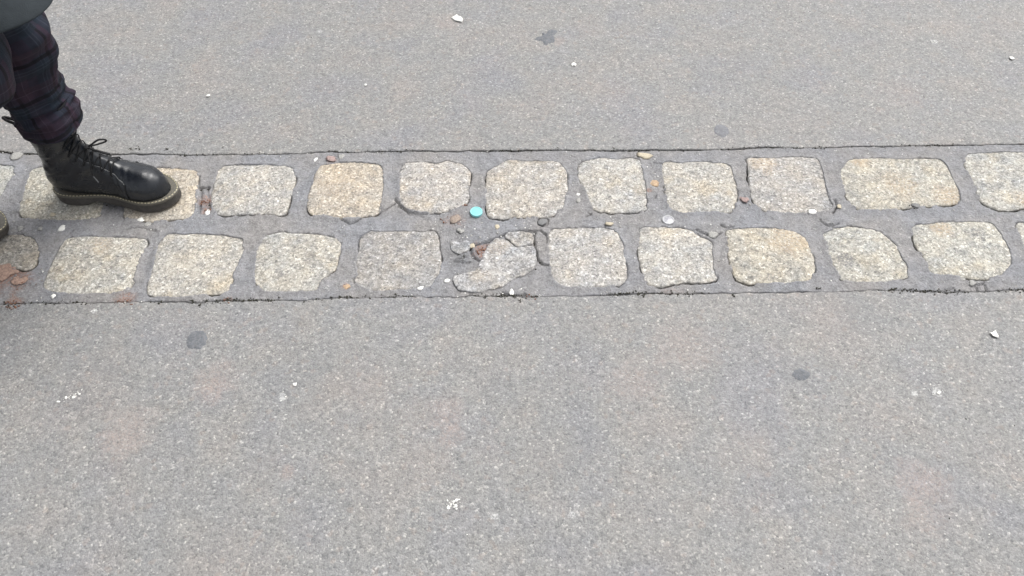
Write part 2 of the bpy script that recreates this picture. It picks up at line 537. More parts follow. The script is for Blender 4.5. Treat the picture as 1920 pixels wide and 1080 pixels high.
def smooth_poly(P, n, seed, rough=.0011):
    P = np.array(P, float)
    for _ in range(2):
        Q = np.roll(P, -1, 0)
        P = np.stack([.84 * P + .16 * Q, .16 * P + .84 * Q], 1).reshape(-1, 2)
    d = np.r_[0, np.cumsum(np.linalg.norm(np.roll(P, -1, 0) - P, axis=1))]
    t = np.linspace(0, d[-1], n, endpoint=False)
    C = np.vstack([P, P[:1]])
    P = np.stack([np.interp(t, d, C[:, 0]), np.interp(t, d, C[:, 1])], 1)
    T = np.roll(P, -1, 0) - np.roll(P, 1, 0)
    T /= np.linalg.norm(T, axis=1)[:, None] + 1e-9
    Nn = np.stack([T[:, 1], -T[:, 0]], 1)
    off = fbm(P[:, 0] * 90, P[:, 1] * 90, 0, seed, 2) * rough * 1.7 + fbm(P[:, 0] * 260, P[:, 1] * 260, 0, seed + 3, 2) * rough * 1.3
    return P + Nn * (off + fbm(P[:, 0] * 45, P[:, 1] * 45, 0, seed + 8, 2) * rough * 1.2)[:, None]


def dist_poly(X, Y, P):
    """signed distance (positive outside) to closed polygon"""
    Q = np.roll(P, -1, 0)
    best = np.full(X.shape, 1e9)
    inside = np.zeros(X.shape, bool)
    for (ax, ay), (bx, by) in zip(P, Q):
        dx, dy = bx - ax, by - ay
        L = dx * dx + dy * dy + 1e-12
        t = np.clip(((X - ax) * dx + (Y - ay) * dy) / L, 0, 1)
        best = np.minimum(best, (X - ax - t * dx) ** 2 + (Y - ay - t * dy) ** 2)
        c = (ay > Y) != (by > Y)
        inside ^= c & (X < (bx - ax) * (Y - ay) / (by - ay + 1e-15) + ax)
    d = np.sqrt(best)
    return np.where(inside, -d, d)


def stone_mesh(P, seed, top, dome=.0025, n_r=15, rough=.0011, tilt=(0, 0)):
    n = len(P)
    area = 0.5 * np.sum(P[:, 0] * np.roll(P[:, 1], -1) - np.roll(P[:, 0], -1) * P[:, 1])
    if area < 0:
        P = P[::-1]
    c = P.mean(0)
    rad = np.linalg.norm(P - c, axis=1)
    ins = np.array([-.0006, .0004, .0018, .004, .007, .011, .016, .023, .031, .040, .050, .060, .070, .080])[:n_r - 1]
    rings = []
    # side walls
    rings.append(np.c_[c + (P - c) * .985, np.full(n, -.03)])
    rings.append(np.c_[P, np.full(n, top - .0075)])
    for i in ins:
        f = np.clip(1 - i / rad, .02, None)[:, None]
        if i > .05:
            f = np.clip(1 - i / rad, .02, None)[:, None]
        p = c + (P - c) * f
        e = max(i, 0)
        rnd = .0020 * (1 - math.sqrt(max(0, 1 - (1 - min(1, e / .0036)) ** 2)))
        z = top - rnd + np.full(n, dome * (1 - math.exp(-e / .02)) - dome)
        z = z + fbm(p[:, 0] * 28, p[:, 1] * 28, 0, seed, 3) * rough * min(1, .35 + e / .01)
        z = z + vnoise(p[:, 0] * 170, p[:, 1] * 170, 0, seed + 2) * rough * .35
        z = z + (p[:, 0] - c[0]) * tilt[0] + (p[:, 1] - c[1]) * tilt[1]
        rings.append(np.c_[p, z])
    V = np.vstack(rings)
    F = grid_faces(len(rings), n, True)
    cz = rings[-1][:, 2].mean()
    V = np.vstack([V, [[c[0], c[1], cz]]])
    # close the middle with thin quads (pairs of triangles)
    b0 = (len(rings) - 1) * n
    j = np.arange(0, n, 2)
    C = np.full(len(j), len(V) - 1)
    F2 = np.stack([b0 + j, b0 + (j + 1) % n, b0 + (j + 2) % n, C], 1)
    return V, np.vstack([F, F2])


FRAG = {}
POLYS = []
setts_root = None


def add_stone(P, seed, tint, parent, top=ZT, nm='sett', label=None, dome=.0025, rough=.0011, tilt=(0, 0)):
    V, F = stone_mesh(P, seed, top, dome, 15, rough, tilt)
    c = P.mean(0)
    V[:, 0] -= c[0]
    V[:, 1] -= c[1]
    o = link(nm, mesh_np(nm, V, F), M_GRAN, parent)
    o.location = (c[0], c[1], 0)
    o.color = (*tint, 1)
    if label:
        o['label'] = label
    POLYS.append(P)
    return o


# joint filling (built once all outlines are known) carries the setts as its pieces
stones = []
for row, T in (('back', TB), ('front', TF)):
    for i, (poly, tint) in enumerate(zip(ST[row], T)):
        if poly is None:
            continue
        P = smooth_poly([G(px, py, ZT) for px, py in poly], 130, 500 + i * 7 + (90 if row == 'front' else 0))
        stones.append((P, tint, 'sett', None, .0025, .0012))
for i, poly in enumerate(BROKEN):
    P = smooth_poly([G(px, py, .001) for px, py in poly], 110 if i == 0 else 60, 900 + i, .0013)
    lab = ['broken brown stained sett with a ragged left side', 'cracked off corner of the broken sett', 'small pale grey sett fragment'][i]
    FRAG[id(P)] = i
    stones.append((P, [(.94, .95, .97), (.90, .90, .91), (.84, .85, .86)][i], 'sett_fragment', lab, .001, [.0045, .004, .0012][i]))
# the two rows go on beyond the picture
for side in (-1, 1):
    for row, (v0, v1) in enumerate(((.10, .455), (.545, .90))):
        x = side * (1.335 if side < 0 else 1.50)
        if side < 0:
            x = -1.46 if row else -1.33
        else:
            x = 1.40 if row else 1.335
        for kx in range(7):
            wd = random.uniform(.13, .18)
            x0, x1 = (x, x + wd) if side > 0 else (x - wd, x)
            x = (x1 + .035) if side > 0 else (x0 - .035)
            rr = .018
            pts = []
            for (a, b) in ((x0, v0), (x0 + rr, v0 - .03), (x1 - rr, v0 - .03), (x1, v0), (x1 + .003, .5 * (v0 + v1)), (x1, v1), (x1 - rr, v1 + .03), (x0 + rr, v1 + .03), (x0, v1), (x0 - .003, .5 * (v0 + v1))):
                yb, yt = float(fbot(a)), float(ftop(a))
                pts.append((a + random.uniform(-.006, .006), yb + (yt - yb) * b + random.uniform(-.005, .005)))
            P = smooth_poly(pts, 100, 1300 + kx + 40 * row + 80 * side)
            tn = random.uniform(.9, 1.06)
            stones.append((P, (tn, tn * .98, tn * random.uniform(.84, .95)), 'sett', None, .0025, .0012))

# ------------------------------------------------------------------ joint filling as a height field
step = .0023
xs = graded(-1.36, 1.36, step, -250, 250, 1.25)
nv = 176
vs = np.linspace(0, 1, nv)
vs = np.concatenate([[0], vs, [1]])
X, Vv = np.meshgrid(xs, vs)
yb = fbot(X) + gap(X, 202) * 0 + jag(X, 202) + gap(X, 303) * .8
yt = ftop(X) + jag(X, 101) - gap(X, 404) * .8
Y = yb * (1 - Vv) + yt * Vv
Z = -.0012 + fbm(X * 17, Y * 17, 0, 12, 3) * .0022 + fbm(X * 70, Y * 70, 0, 14, 2) * .0009 + vnoise(X * 190, Y * 190, 0, 15) * .00045
dmin = np.full(X.shape, 1.0)
for P, *rest_ in stones:
    if rest_[1] == 'sett_fragment':
        continue
    x0, y0 = P.min(0) - .02
    x1, y1 = P.max(0) + .02
    m = (X > x0) & (X < x1) & (Y > y0) & (Y < y1)
    if m.any():
        dmin[m] = np.minimum(dmin[m], dist_poly(X[m], Y[m], P))
# filling ramps up to the stones; worn gaps open where the filling has shrunk away
gn = fbm(X * 15, Y * 15, 0, 41, 2) * .9 + fbm(X * 75, Y * 75, 0, 43, 2) * .55
open_ = np.clip((gn - .05) * 2.6, 0, 1)
gw = .0016 + .0021 * np.clip(gn, 0, 1.2)
groove = np.exp(-(np.clip(dmin, 0, 1) / gw) ** 2 * 1.2) * open_
Z = Z + (1 - open_) * .0030 * np.exp(-np.clip(dmin, 0, 1) / .008)
Z = Z - .0115 * groove
Z = np.where(dmin < -.003, np.where(np.abs(X) < 1.5, -.013, -.004), Z)


def crack(pts, wid, depth):
    global Z
    Pw = np.array([G(*p) for p in pts])
    d = np.full(X.shape, 1.0)
    x0, y0 = Pw.min(0) - .02
    x1, y1 = Pw.max(0) + .02
    m = (X > x0) & (X < x1) & (Y > y0) & (Y < y1)
    xx = X[m] + fbm(X[m] * 90, Y[m] * 90, 0, 61, 2) * .0022
    yy = Y[m] + fbm(X[m] * 90, Y[m] * 90, 0, 62, 2) * .0022
    b = np.full(xx.shape, 1e9)
    for (ax, ay), (bx, by) in zip(Pw[:-1], Pw[1:]):
        dx, dy = bx - ax, by - ay
        t = np.clip(((xx - ax) * dx + (yy - ay) * dy) / (dx * dx + dy * dy), 0, 1)
        b = np.minimum(b, np.hypot(xx - ax - t * dx, yy - ay - t * dy))
    Z[m] -= depth * np.exp(-(b / wid) ** 2)


CRACKS = [([(881, 463), (895, 457), (915, 452), (935, 444), (951, 436), (969, 432), (990, 431), (1003, 436)], .0022, .011),
          ([(1001, 440), (1003, 460), (1008, 485), (1016, 495), (1029, 498)], .0019, .011),
          ([(1000, 432), (1015, 432), (1024, 440), (1026, 455)], .0016, .009),
          ([(1008, 411), (1009, 419), (1017, 423), (1026, 420), (1028, 412), (1020, 407), (1010, 409)], .0016, .008),
          ([(640, 412), (655, 420), (667, 414), (679, 407), (702, 404), (722, 393), (740, 380)], .0014, .008),
          ([(740, 372), (750, 385), (765, 396), (785, 401), (800, 400)], .0019, .009),
          ([(745, 385), (770, 402), (795, 406)], .0013, .006),
          ([(881, 465), (884, 478), (898, 488)], .0025, .008),
          ([(1103, 398), (1108, 402), (1098, 406)], .0018, .006), ([(1230, 366), (1226, 372)], .002, .007),
          ([(870, 480), (850, 488), (880, 492)], .0018, .006),
          ([(1538, 410), (1550, 422), (1560, 424), (1572, 418)], .0018, .008), ([(1564, 375), (1570, 388), (1562, 400)], .0016, .009),
          ([(1305, 430), (1325, 438), (1340, 444), (1352, 436)], .0018, .007), ([(1352, 420), (1362, 426), (1376, 424)], .002, .008),
          ([(940, 548), (960, 554), (985, 552)], .0025, .009), ([(955, 560), (975, 565), (1000, 556)], .0016, .005),
          ([(235, 430), (262, 425), (290, 432)], .002, .006), ([(110, 452), (125, 440), (135, 432)], .0016, .007),
          ([(1835, 548), (1830, 534), (1845, 530), (1852, 545)], .0016, .007), ([(565, 348), (577, 340), (590, 345)], .001, .002),
          ([(1790, 540), (1760, 545), (1800, 551)], .0016, .006), ([(1240, 308), (1225, 305)], .0014, .005),
          ([(373, 330), (371, 352), (380, 350), (392, 352)], .002, .01), ([(376, 352), (373, 398)], .003, .008), ([(388, 352), (391, 395)], .003, .006)]
for c_ in CRACKS:
    crack(*c_)
# extra openings beside stones where the photo shows broad dark gaps
Z[1] -= .001
Z[-2] -= .001
Z[0] = -.03
Z[-1] = -.03
fade = np.clip((2.6 - np.abs(X)) / .6, 0, 1)
jf = link('joint_filling', mesh_np('joint_filling', np.stack([X, Y, Z], -1).reshape(-1, 3), grid_faces(len(vs), len(xs))), M_JOINT)
tag(jf, 'grey bitumen mortar filling the joints of the double row of granite setts', None, None, 'structure')
for i, (P, tint, nm, lab, dome, rough) in enumerate(stones):
    tl = (random.uniform(-.012, .012), random.uniform(-.012, .012)) if nm == 'sett' else (0, 0)
    add_stone(P, 2000 + i * 5, tint, jf, ZT if nm == 'sett' else {0: .0042, 1: .0040, 2: .0020}[FRAG[id(P)]], nm, lab, dome, rough, tl)


# ------------------------------------------------------------------ pebbles, chips, gum, cap
def blob_mesh(name, rx, ry, rz, seed, sub=2, rough=.22, flat=.0):
    bm = bmesh.new()
    bmesh.ops.create_icosphere(bm, subdivisions=sub, radius=1)
    me = bpy.data.meshes.new(name)
    bm.to_mesh(me)
    bm.free()
    c = np.zeros(len(me.vertices) * 3, np.float32)
    me.vertices.foreach_get('co', c)
    c = c.reshape(-1, 3).astype(float)
    f = 1 + rough * fbm(c[:, 0] * 1.4, c[:, 1] * 1.4, c[:, 2] * 1.4, seed, 3)
    c = c * np.array([rx, ry, rz]) * f[:, None]
    if flat:
        t_ = rz * flat
        c[:, 2] = np.where(c[:, 2] > t_, t_ + (c[:, 2] - t_) * .2, c[:, 2])
    me.vertices.foreach_set('co', c.astype(np.float32).ravel())
    me.polygons.foreach_set('use_smooth', np.ones(len(me.polygons), bool))
    return me


def spot(name, px, py, w, h, z, mat, label, cat, group=None, hz=.4, rough=.22, seed=0, rz=0.0, sub=2, flat=.5):
    """a small thing w x h photo pixels large lying at a photo point"""
    x, y = G(px, py)
    x2, _ = G(px + 1, py)
    sx = (x2 - x)
    _, y2 = G(px, py - 1)
    sy = (y2 - y)
    rx, ry = w * sx / 2, h * sy / 2
    me = blob_mesh(name, rx, ry, max(rx, ry) * hz, seed or int(px * 7 + py), sub, rough, flat)
    o = link(name, me, mat)
    o.location = (x, y, z)
    o.rotation_euler = (0, 0, rz)
    return tag(o, label, cat, group)


M_WHITE = simple('white_quartz', (.72, .71, .67), .6, .12, 400, .3)
M_PALE = simple('pale_stone', (.29, .285, .27), .85, .3, 500, .8)
M_CREAM = simple('cream_stone', (.42, .37, .28), .8, .2, 400, .3)
M_ORANGE = simple('orange_flint', (.36, .26, .17), .85, .35, 300, .3)
M_PINK = simple('pink_stone', (.29, .215, .20), .85, .25, 400, .8)
M_BRICK = simple('red_brick', (.31, .21, .165), .9, .35, 200, .8)
M_TAN = simple('tan_stone', (.26, .21, .175), .85, .3, 400, .8)
M_GREY = simple('grey_stone', (.16, .16, .16), .8, .2, 400, .4)
M_GUM = simple('old_gum', (.122, .13, .142), .8, .4, 330, .9)
M_MOSS_PIT = simple('dirt_crumbs', (.030, .029, .020), .95, .5, 300, .5)  # also colours the dark specks that stand in for asphalt pits
M_RUST = simple('reddish_dirt', (.17, .085, .055), .95, .4, 300, .5)

gj = 'pebbles set in the joints between the setts'
PEB = [
 (118, 427, 14, 11, M_WHITE, 'white angular quartz pebble in the joint just below the boot heel'),
 (99, 403, 10, 6, M_CREAM, 'pale flat chip on the lower edge of the sett under the boot heel'),
 (30, 292, 20, 14, M_PALE, 'pale round pebble left of the trouser cuff near the far crack'),
 (621, 298, 20, 8, M_PINK, 'pinkish pebble above the upper left edge of a yellowish back sett'),
 (641, 293, 12, 8, M_PALE, 'light grey pebble right beside the pinkish one behind the back row'),
 (591, 299, 7, 6, M_WHITE, 'tiny white stone left of the pinkish pebble'),
 (855, 411, 20, 14, M_TAN, 'round tan pebble left of the turquoise bottle cap'),
 (863, 432, 12, 8, M_PALE, 'small pale pebble between the tan pebble and the broken sett'),
 (932, 425, 8, 9, M_CREAM, 'small cream pebble right below the turquoise bottle cap'),
 (886, 461, 9, 8, M_CREAM, 'small bright cream pebble at the tip of the black crack of the broken sett'),
 (1018, 415, 18, 13, M_GREY, 'round grey pebble ringed by a dark crack above the broken sett'),
 (1142, 420, 14, 5, M_CREAM, 'flat cream chip on the far edge of the sett right of the broken one'),
 (1226, 344, 17, 12, M_ORANGE, 'orange pebble in the joint between two back row setts'),
 (1397, 375, 13, 10, M_PINK, 'pink pebble wedged at the corner between two back row setts'),
 (1337, 440, 17, 10, M_PALE, 'pale pebble at the upper right corner of a front row sett'),
 (1522, 398, 14, 9, M_WHITE, 'bright white chip on the lower edge of a pinkish back sett'),
 (1336, 443, 8, 5, M_WHITE, 'white grain on the near rim of the pale joint pebble'),
 (1573, 388, 8, 6, M_CREAM, 'small cream grain right of the chipped corner of a back row sett'),
 (838, 526, 12, 8, M_WHITE, 'white pebble left of the lower tip of the broken sett'),
 (959, 547, 9, 9, M_WHITE, 'white pebble above the dark knot of the near crack'),
 (649, 537, 12, 9, M_ORANGE, 'small orange pebble in the joint left of the smooth grey sett'),
 (1085, 376, 9, 9, M_PALE, 'light pebble in the joint left of a narrow back row sett'),
 (1084, 364, 6, 5, M_WHITE, 'tiny white grain above the light joint pebble'),
 (1044, 539, 7, 5, M_WHITE, 'white grain at the lower left corner of the sett right of the broken one'),
 (389, 398, 9, 8, M_WHITE, 'white grain at the near end of the brown soil gap'),
 (1208, 291, 26, 10, M_CREAM, 'flat yellowish pebble by the far crack above a back row sett'),
 (789, 541, 12, 7, M_WHITE, 'white chip on the near edge of the smooth grey sett'),
 (1823, 530, 13, 9, M_PALE, 'pale pebble near the crack below the last whole front sett'),
 (1806, 523, 9, 6, M_PALE, 'small pale pebble left of the larger one below the last whole front sett'),
 (1715, 386, 14, 8, M_GREY, 'small grey pebble on the near edge of the long back row sett'),
 (100, 556, 9, 8, M_WHITE, 'white grain on the near edge of the leftmost whole front sett'),
 (264, 413, 12, 7, M_WHITE, 'white chip at the near edge of the sett under the boot toe'),
 (277, 420, 12, 7, M_PALE, 'pale chip right of the white chip under the boot toe'),
 (75, 428, 10, 8, M_PALE, 'pale grain left of the white quartz pebble below the boot'),
 (38, 428, 10, 8, M_PALE, 'pale grain by the shoe tip at the left border of the picture'),
]
for px, py, ww, hh, mt, lab in PEB:
    onst = 'edge' in lab or 'corner of a back' in lab
    spot('pebble', px, py, ww * 1.05, hh * 1.1, -.0006 if not onst else .0014, mt, lab, 'pebble', gj, hz=.2, rough=.95, rz=random.uniform(-.25, .25), flat=.45)

for px, py, ww, hh, lab in ((8, 511, 40, 24, 'red brick fragment in the joint at the left border of the picture'),
                            (36, 527, 22, 16, 'small red brick crumb right of the larger brick fragment')):
    spot('brick_fragment', px, py, ww, hh, .0006, M_BRICK, lab, 'brick', 'brick fragments in the left joint', hz=.06, rough=1.1, sub=4, flat=.5)

def mat_gum(name, a, b, cover):
    k = N(name)
    c = k.mix(a, b, k.ramp(k.noise(240, detail=3, rough=.6), [(.42, 0), (.62, cover)]))
    c = k.mix(c, k.ramp(k.red(k.voro(330)), [(0, .8), (.8, 1.08), (1, 1.3)]), .7, 'MULTIPLY')
    return k.done(c, .8, k.bump(k.noise(400, detail=3), .4, .001), .35)


def gum(px, py, ww, hh, mat, label, ragged, lift, seed):
    """a film of trodden gum that follows the grain of the asphalt under it"""
    x, y = G(px, py)
    rx = ww / 2 * (G(px + 1, py)[0] - x)
    ry = hh / 2 * (G(px, py - 1)[1] - y)
    n, m = 72, 16
    th = np.linspace(0, 2 * math.pi, n, endpoint=False)
    out = 1 + ragged * fbm(np.cos(th) * 1.6, np.sin(th) * 1.6, 0, seed, 3) + .08 * fbm(np.cos(th) * 7, np.sin(th) * 7, 0, seed + 4, 2)
    f = np.linspace(.02, 1.12, m)[:, None]
    XX = x + rx * f * out * np.cos(th)
    YY = y + ry * f * out * np.sin(th)
    ZZ = asphalt_height(XX, YY) * .45 + fbm(XX * 3.1, YY * 3.1, 0, 3, 2) * .0012 + lift * (1 - np.clip((f - .55) / .5, 0, 2) ** 2 * 1.1)
    V = np.stack([XX, YY, ZZ + 0 * XX], -1)
    V = np.concatenate([V, V[-1:] - np.array([0, 0, .004])], 0)
    V[..., 0] -= x
    V[..., 1] -= y
    o = link('gum_spot', mesh_np('gum_spot', V.reshape(-1, 3), grid_faces(m + 1, n, True)), mat)
    o.location = (x, y, 0)
    return tag(o, label, 'gum', 'old chewing gum trodden onto the asphalt')


GA = mat_gum('old_gum_film', (.118, .125, .137), (.17, .17, .175), .6)
GB = mat_gum('faded_gum_film', (.155, .158, .172), (.20, .20, .205), .6)
gum(368, 638, 37, 34, GA, 'large dark round gum spot on the asphalt below the third front sett', .25, .0016, 3)
gum(1502, 703, 31, 22, GA, 'dark round gum spot on the near asphalt right of the middle', .2, .0016, 5)
gum(1353, 245, 26, 24, GB, 'faint round gum spot just beyond the far crack', .2, .0016, 7)
gum(1023, 70, 34, 22, GA, 'ragged dark gum spot on the far asphalt with two lobes', .9, .0015, 12)

# white bits on the asphalt
for px, py, ww, hh, lab in ((856, 36, 22, 11, 'white paper scrap or chip on the far asphalt near the top of the picture'),
                            (1862, 628, 15, 12, 'white chip on the near asphalt close to the right border'),
                            (1076, 122, 8, 6, 'small white chip on the far asphalt right of the ragged gum spot'),
                            (553, 721, 7, 5, 'small white chip on the near asphalt right of a pinkish stain'),
                            (390, 180, 6, 4, 'small white chip on the far asphalt right of the trousers'),
                            (686, 160, 5, 4, 'small white chip on the far asphalt left of the middle'),
                            (1897, 110, 8, 6, 'small white chip on the far asphalt at the right border')):
    spot('white_chip', px, py, ww, hh, .0018, M_WHITE, lab, 'chip', 'white chips on the asphalt', hz=.22, rough=1.3, flat=.4)


def lathe(name, prof, n=48, mat=None, parent=None, wob=0, seed=0):
    th = np.linspace(0, 2 * math.pi, n, endpoint=False)
    V = []
    for r_, z_ in prof:
        rr = r_ * (1 + wob * fbm(np.cos(th) * 2, np.sin(th) * 2, z_ * 50, seed, 2))
        V.append(np.stack([rr * np.cos(th), rr * np.sin(th), np.full(n, z_)], -1))
    V = np.vstack(V)
    F = grid_faces(len(prof), n, True)
    return link(name, mesh_np(name, V, F), mat, parent)


M_CAP = simple('turquoise_plastic', (.25, .60, .61), .38, .05, 60, .0)
M_CAP2 = simple('turquoise_plastic_face', (.19, .52, .50), .45, .08, 80, .0)
cx, cy = G(893, 397, .004)
cap = empty('bottle_cap', (cx, cy, .0005))
tag(cap, 'round turquoise plastic bottle cap lying in the joint between two back row setts', 'bottle cap')
r_ = .0134
lathe('rim', [(r_ * .97, -.001), (r_, .0004), (r_, .0042), (r_ * .985, .0052), (r_ * .93, .0058), (r_ * .84, .0056), (r_ * .80, .0048), (r_ * .78, .0046)], 64, M_CAP, cap)
lathe('face', [(r_ * .79, .0047), (r_ * .5, .0049), (r_ * .3, .005), (.0001, .005)], 64, M_CAP2, cap)
M_FOIL = simple('dull_metal', (.30, .30, .32), .42, .25, 400, .4, Metallic=.4)
cx, cy = G(1253, 412, .002)
fc = empty('crown_cap', (cx, cy, .0005))
tag(fc, 'flattened dull metal crown cap pressed into the joint between the rows', 'bottle cap')
lathe('rim', [(.0128, -.001), (.013, .0012), (.0118, .0026), (.0104, .0022), (.0098, .0012)], 48, simple('worn_rim', (.42, .42, .43), .5, .2, 400, .3), fc, .04, 5)
lathe('face', [(.0100, .0013), (.006, .0016), (.0035, .0026), (.0001, .0027)], 48, M_FOIL, fc, .04, 5)


# (white splashes follow the crumb builder)
# loose grit, dirt crumbs along the cracks: nobody could count them
def crumbs(name, pts, mat, label, cat, rlo, rhi, flat=.6):
    base = blob_mesh('tmp', 1, 1, flat, 3, 1, .5)
    bv = np.array([v.co[:] for v in base.vertices])
    bf = np.array([p.vertices[:] for p in base.polygons])
    bpy.data.meshes.remove(base)
    VV, FF = [], []
    for i, (x, y, z) in enumerate(pts):
        r1 = rlo + (rhi - rlo) * random.random() ** 2.5
        a = random.uniform(0, 6.28)
        ca, sa = math.cos(a), math.sin(a)
        el = random.uniform(.55, 1)
        q = bv * (r1, r1 * el, r1)
        q = np.stack([q[:, 0] * ca - q[:, 1] * sa + x, q[:, 0] * sa + q[:, 1] * ca + y, q[:, 2] + z], -1)
        VV.append(q)
        FF.append(bf + i * len(bv))
    o = link(name, mesh_np(name, np.vstack(VV), np.vstack(FF)), mat)
    return tag(o, label, cat, None, 'stuff')


SPL = [((138, 741), 26, (.011, .003), .55, 'white splash streak on the near asphalt at the far left'),
       ((849, 946), 24, (.0055, .006), .0, 'white ragged splash on the near asphalt below the middle'),
       ((1757, 735), 12, (.008, .007), .3, 'faint white splash on the near asphalt right of the dark gum spot'),
       ((1752, 78), 12, (.008, .007), .2, 'faint white splash on the far asphalt at the upper right'),
       ((530, 745), 8, (.007, .006), .2, 'faint white splash on the near asphalt between two pinkish stains')]
for (px, py), n_, (sx_, sy_), ang, lab in SPL:
    x, y = G(px, py)
    q_ = []
    for _ in range(n_):
        a_, b_ = random.gauss(0, sx_), random.gauss(0, sy_ * .8)
        q_.append((x + a_ * math.cos(ang) - b_ * math.sin(ang), y + a_ * math.sin(ang) + b_ * math.cos(ang), .0004))
    o = crumbs('white_splash', q_, M_WHITE, lab, 'splash', .0008, .0042, .12)
    del o['kind']


def along(L, n, spread, seed, clump=9):
    P = np.array([G(*p) for p in L])
    out = []
    rr = random.Random(seed)
    xg = np.linspace(-1.3, 1.3, 4000)
    dg = fbm(xg * clump, 0 * xg, 4.4, seed, 2)
    while len(out) < n:
        x = rr.uniform(-1.25, 1.25)
        d = float(dg[int((x + 1.3) / 2.6 * 3999)])
        if rr.random() > max(0, d + .15) * 1.7:
            continue
        y = float(np.interp(x, P[:, 0], P[:, 1])) + rr.gauss(0, spread)
        out.append((x, y, rr.uniform(-.001, .0008)))
    return out


pts = along(TOPL, 620, .0022, 5) + along(BOTL, 900, .0030, 6)
for (px, py, n, s) in ((245, 279, 14, .004), (262, 279, 7, .004), (310, 281, 6, .003), (1045, 279, 6, .003), (1150, 277, 5, .003), (965, 556, 18, .004), (974, 563, 10, .004), (20, 575, 14, .006), (1207, 555, 9, .003),
                       (375, 572, 6, .003), (1535, 540, 6, .004), (1270, 552, 6, .003), (1375, 553, 5, .003), (1000, 500, 6, .01), (870, 485, 8, .01), (1713, 390, 9, .005), (1785, 271, 5, .003), (785, 564, 5, .003), (1060, 281, 4, .003),
                       (882, 349, 4, .0015), (903, 397, 4, .002), (390, 385, 6, .003), (1560, 419, 5, .003), (206, 388, 12, .008)):
    x, y = G(px, py)
    for _ in range(n):
        pts.append((x + random.gauss(0, s), y + random.gauss(0, s * .7), .0006))
crumbs('dirt_crumbs', pts, M_MOSS_PIT, 'dark moss and dirt crumbs caught in the cracks along the setts', 'moss', .0007, .0026)
pts = []
for (px, py, n, s) in ((22, 573, 40, .010), (232, 567, 30, .010), (384, 378, 26, .006), (386, 392, 14, .006), (900, 470, 30, .007), (915, 460, 10, .006), (40, 535, 20, .012), (427, 562, 14, .005), (870, 385, 10, .004), (1000, 560, 8, .01), (837, 412, 10, .01)):
    x, y = G(px, py)
    for _ in range(n):
        pts.append((x + random.gauss(0, s), y + random.gauss(0, s * .6), .0004))
crumbs('leaf_litter', pts, M_RUST, 'reddish brown dirt crumbs in the joints of the setts', 'dirt', .0007, .0028)
rr = random.Random(3)
cand = np.stack([rng.uniform(-1.3, 1.3, 7000), rng.random(7000)], 1)
cxs = cand[:, 0]
cys = fbot(cxs) * (1 - cand[:, 1]) + ftop(cxs) * cand[:, 1]
dm = np.full(len(cxs), 1.0)
for P in POLYS:
    if abs(P[:, 0].mean()) < 1.5:
        m = np.abs(cxs - P[:, 0].mean()) < .2
        dm[m] = np.minimum(dm[m], dist_poly(cxs[m], cys[m], P))
ok = (dm > .003) & (rng.random(7000) < .25 + fbm(cxs * 14, cys * 14, 0, 91, 2))
pts = [(float(a), float(b), -.0011) for a, b in zip(cxs[ok], cys[ok])]
crumbs('joint_grit', pts[:300], M_PALE, 'pale fine grit set in the mortar of the joints', 'grit', .0009, .0034)
crumbs('joint_grit', pts[300:], M_WHITE, 'bright white grains scattered in the mortar of the joints', 'grit', .0007, .0022)
pts = []
while len(pts) < 1500:
    x = rr.uniform(-1.5, 1.5)
    y = rr.uniform(.3, 2.0)
    if float(fbot(x)) - .004 < y < float(ftop(x)) + .004:
        continue
    pts.append((x, y, -.0003))
crumbs('asphalt_grit', pts[:1150], M_PALE, 'pale stones showing in the worn asphalt surface', 'grit', .0006, .0026)
crumbs('asphalt_grit', pts[1150:], M_WHITE, 'bright white grains showing in the worn asphalt surface', 'grit', .0006, .0017)


pts = []  # dark crumbs put in for the shade of small asphalt pits
while len(pts) < 420:
    x, y = rr.uniform(-1.5, 1.5), rr.uniform(.3, 2.0)
    if float(fbot(x)) - .004 < y < float(ftop(x)) + .004:
        continue
    pts.append((x, y, -.0004))
crumbs('asphalt_pit_specks', pts, M_MOSS_PIT, 'dark specks standing in for shaded pits in the asphalt', 'dirt', .0006, .0019, .4)

# ------------------------------------------------------------------ boots
def tube(name, pts, r, mat, parent, n=8, closed=False, z_flat=1.0):
    P = np.array(pts, float)
    # resample smoothly (Catmull-Rom)
    Q = []
    m = len(P)
    rng_ = range(m if closed else m - 1)
    for i in rng_:
        p0 = P[(i - 1) % m] if (closed or i > 0) else P[i]
        p1, p2 = P[i], P[(i + 1) % m]
        p3 = P[(i + 2) % m] if (closed or i + 2 < m) else P[(i + 1) % m]
        for t in np.linspace(0, 1, 6, endpoint=False):
            Q.append(.5 * ((2 * p1) + (-p0 + p2) * t + (2 * p0 - 5 * p1 + 4 * p2 - p3) * t * t + (-p0 + 3 * p1 - 3 * p2 + p3) * t ** 3))
    if not closed:
        Q.append(P[-1])
    Q = np.array(Q)
    T = np.gradient(Q, axis=0)
    T /= np.linalg.norm(T, axis=1)[:, None] + 1e-12
    up = np.array([0.13, 0.21, 1.0])
    A = np.cross(T, up)
    A /= np.linalg.norm(A, axis=1)[:, None] + 1e-12
    B = np.cross(T, A)
    th = np.linspace(0, 2 * math.pi, n, endpoint=False)
    V = Q[:, None, :] + r * (np.cos(th)[None, :, None] * A[:, None, :] + z_flat * np.sin(th)[None, :, None] * B[:, None, :])
    F = grid_faces(len(Q), n, True)
    if closed:
        i0 = (len(Q) - 1) * n
        j = np.arange(n)
        F = np.vstack([F, np.stack([i0 + j, i0 + (j + 1) % n, (j + 1) % n, j], 1)])
    return link(name, mesh_np(name, V.reshape(-1, 3), F), mat, parent)


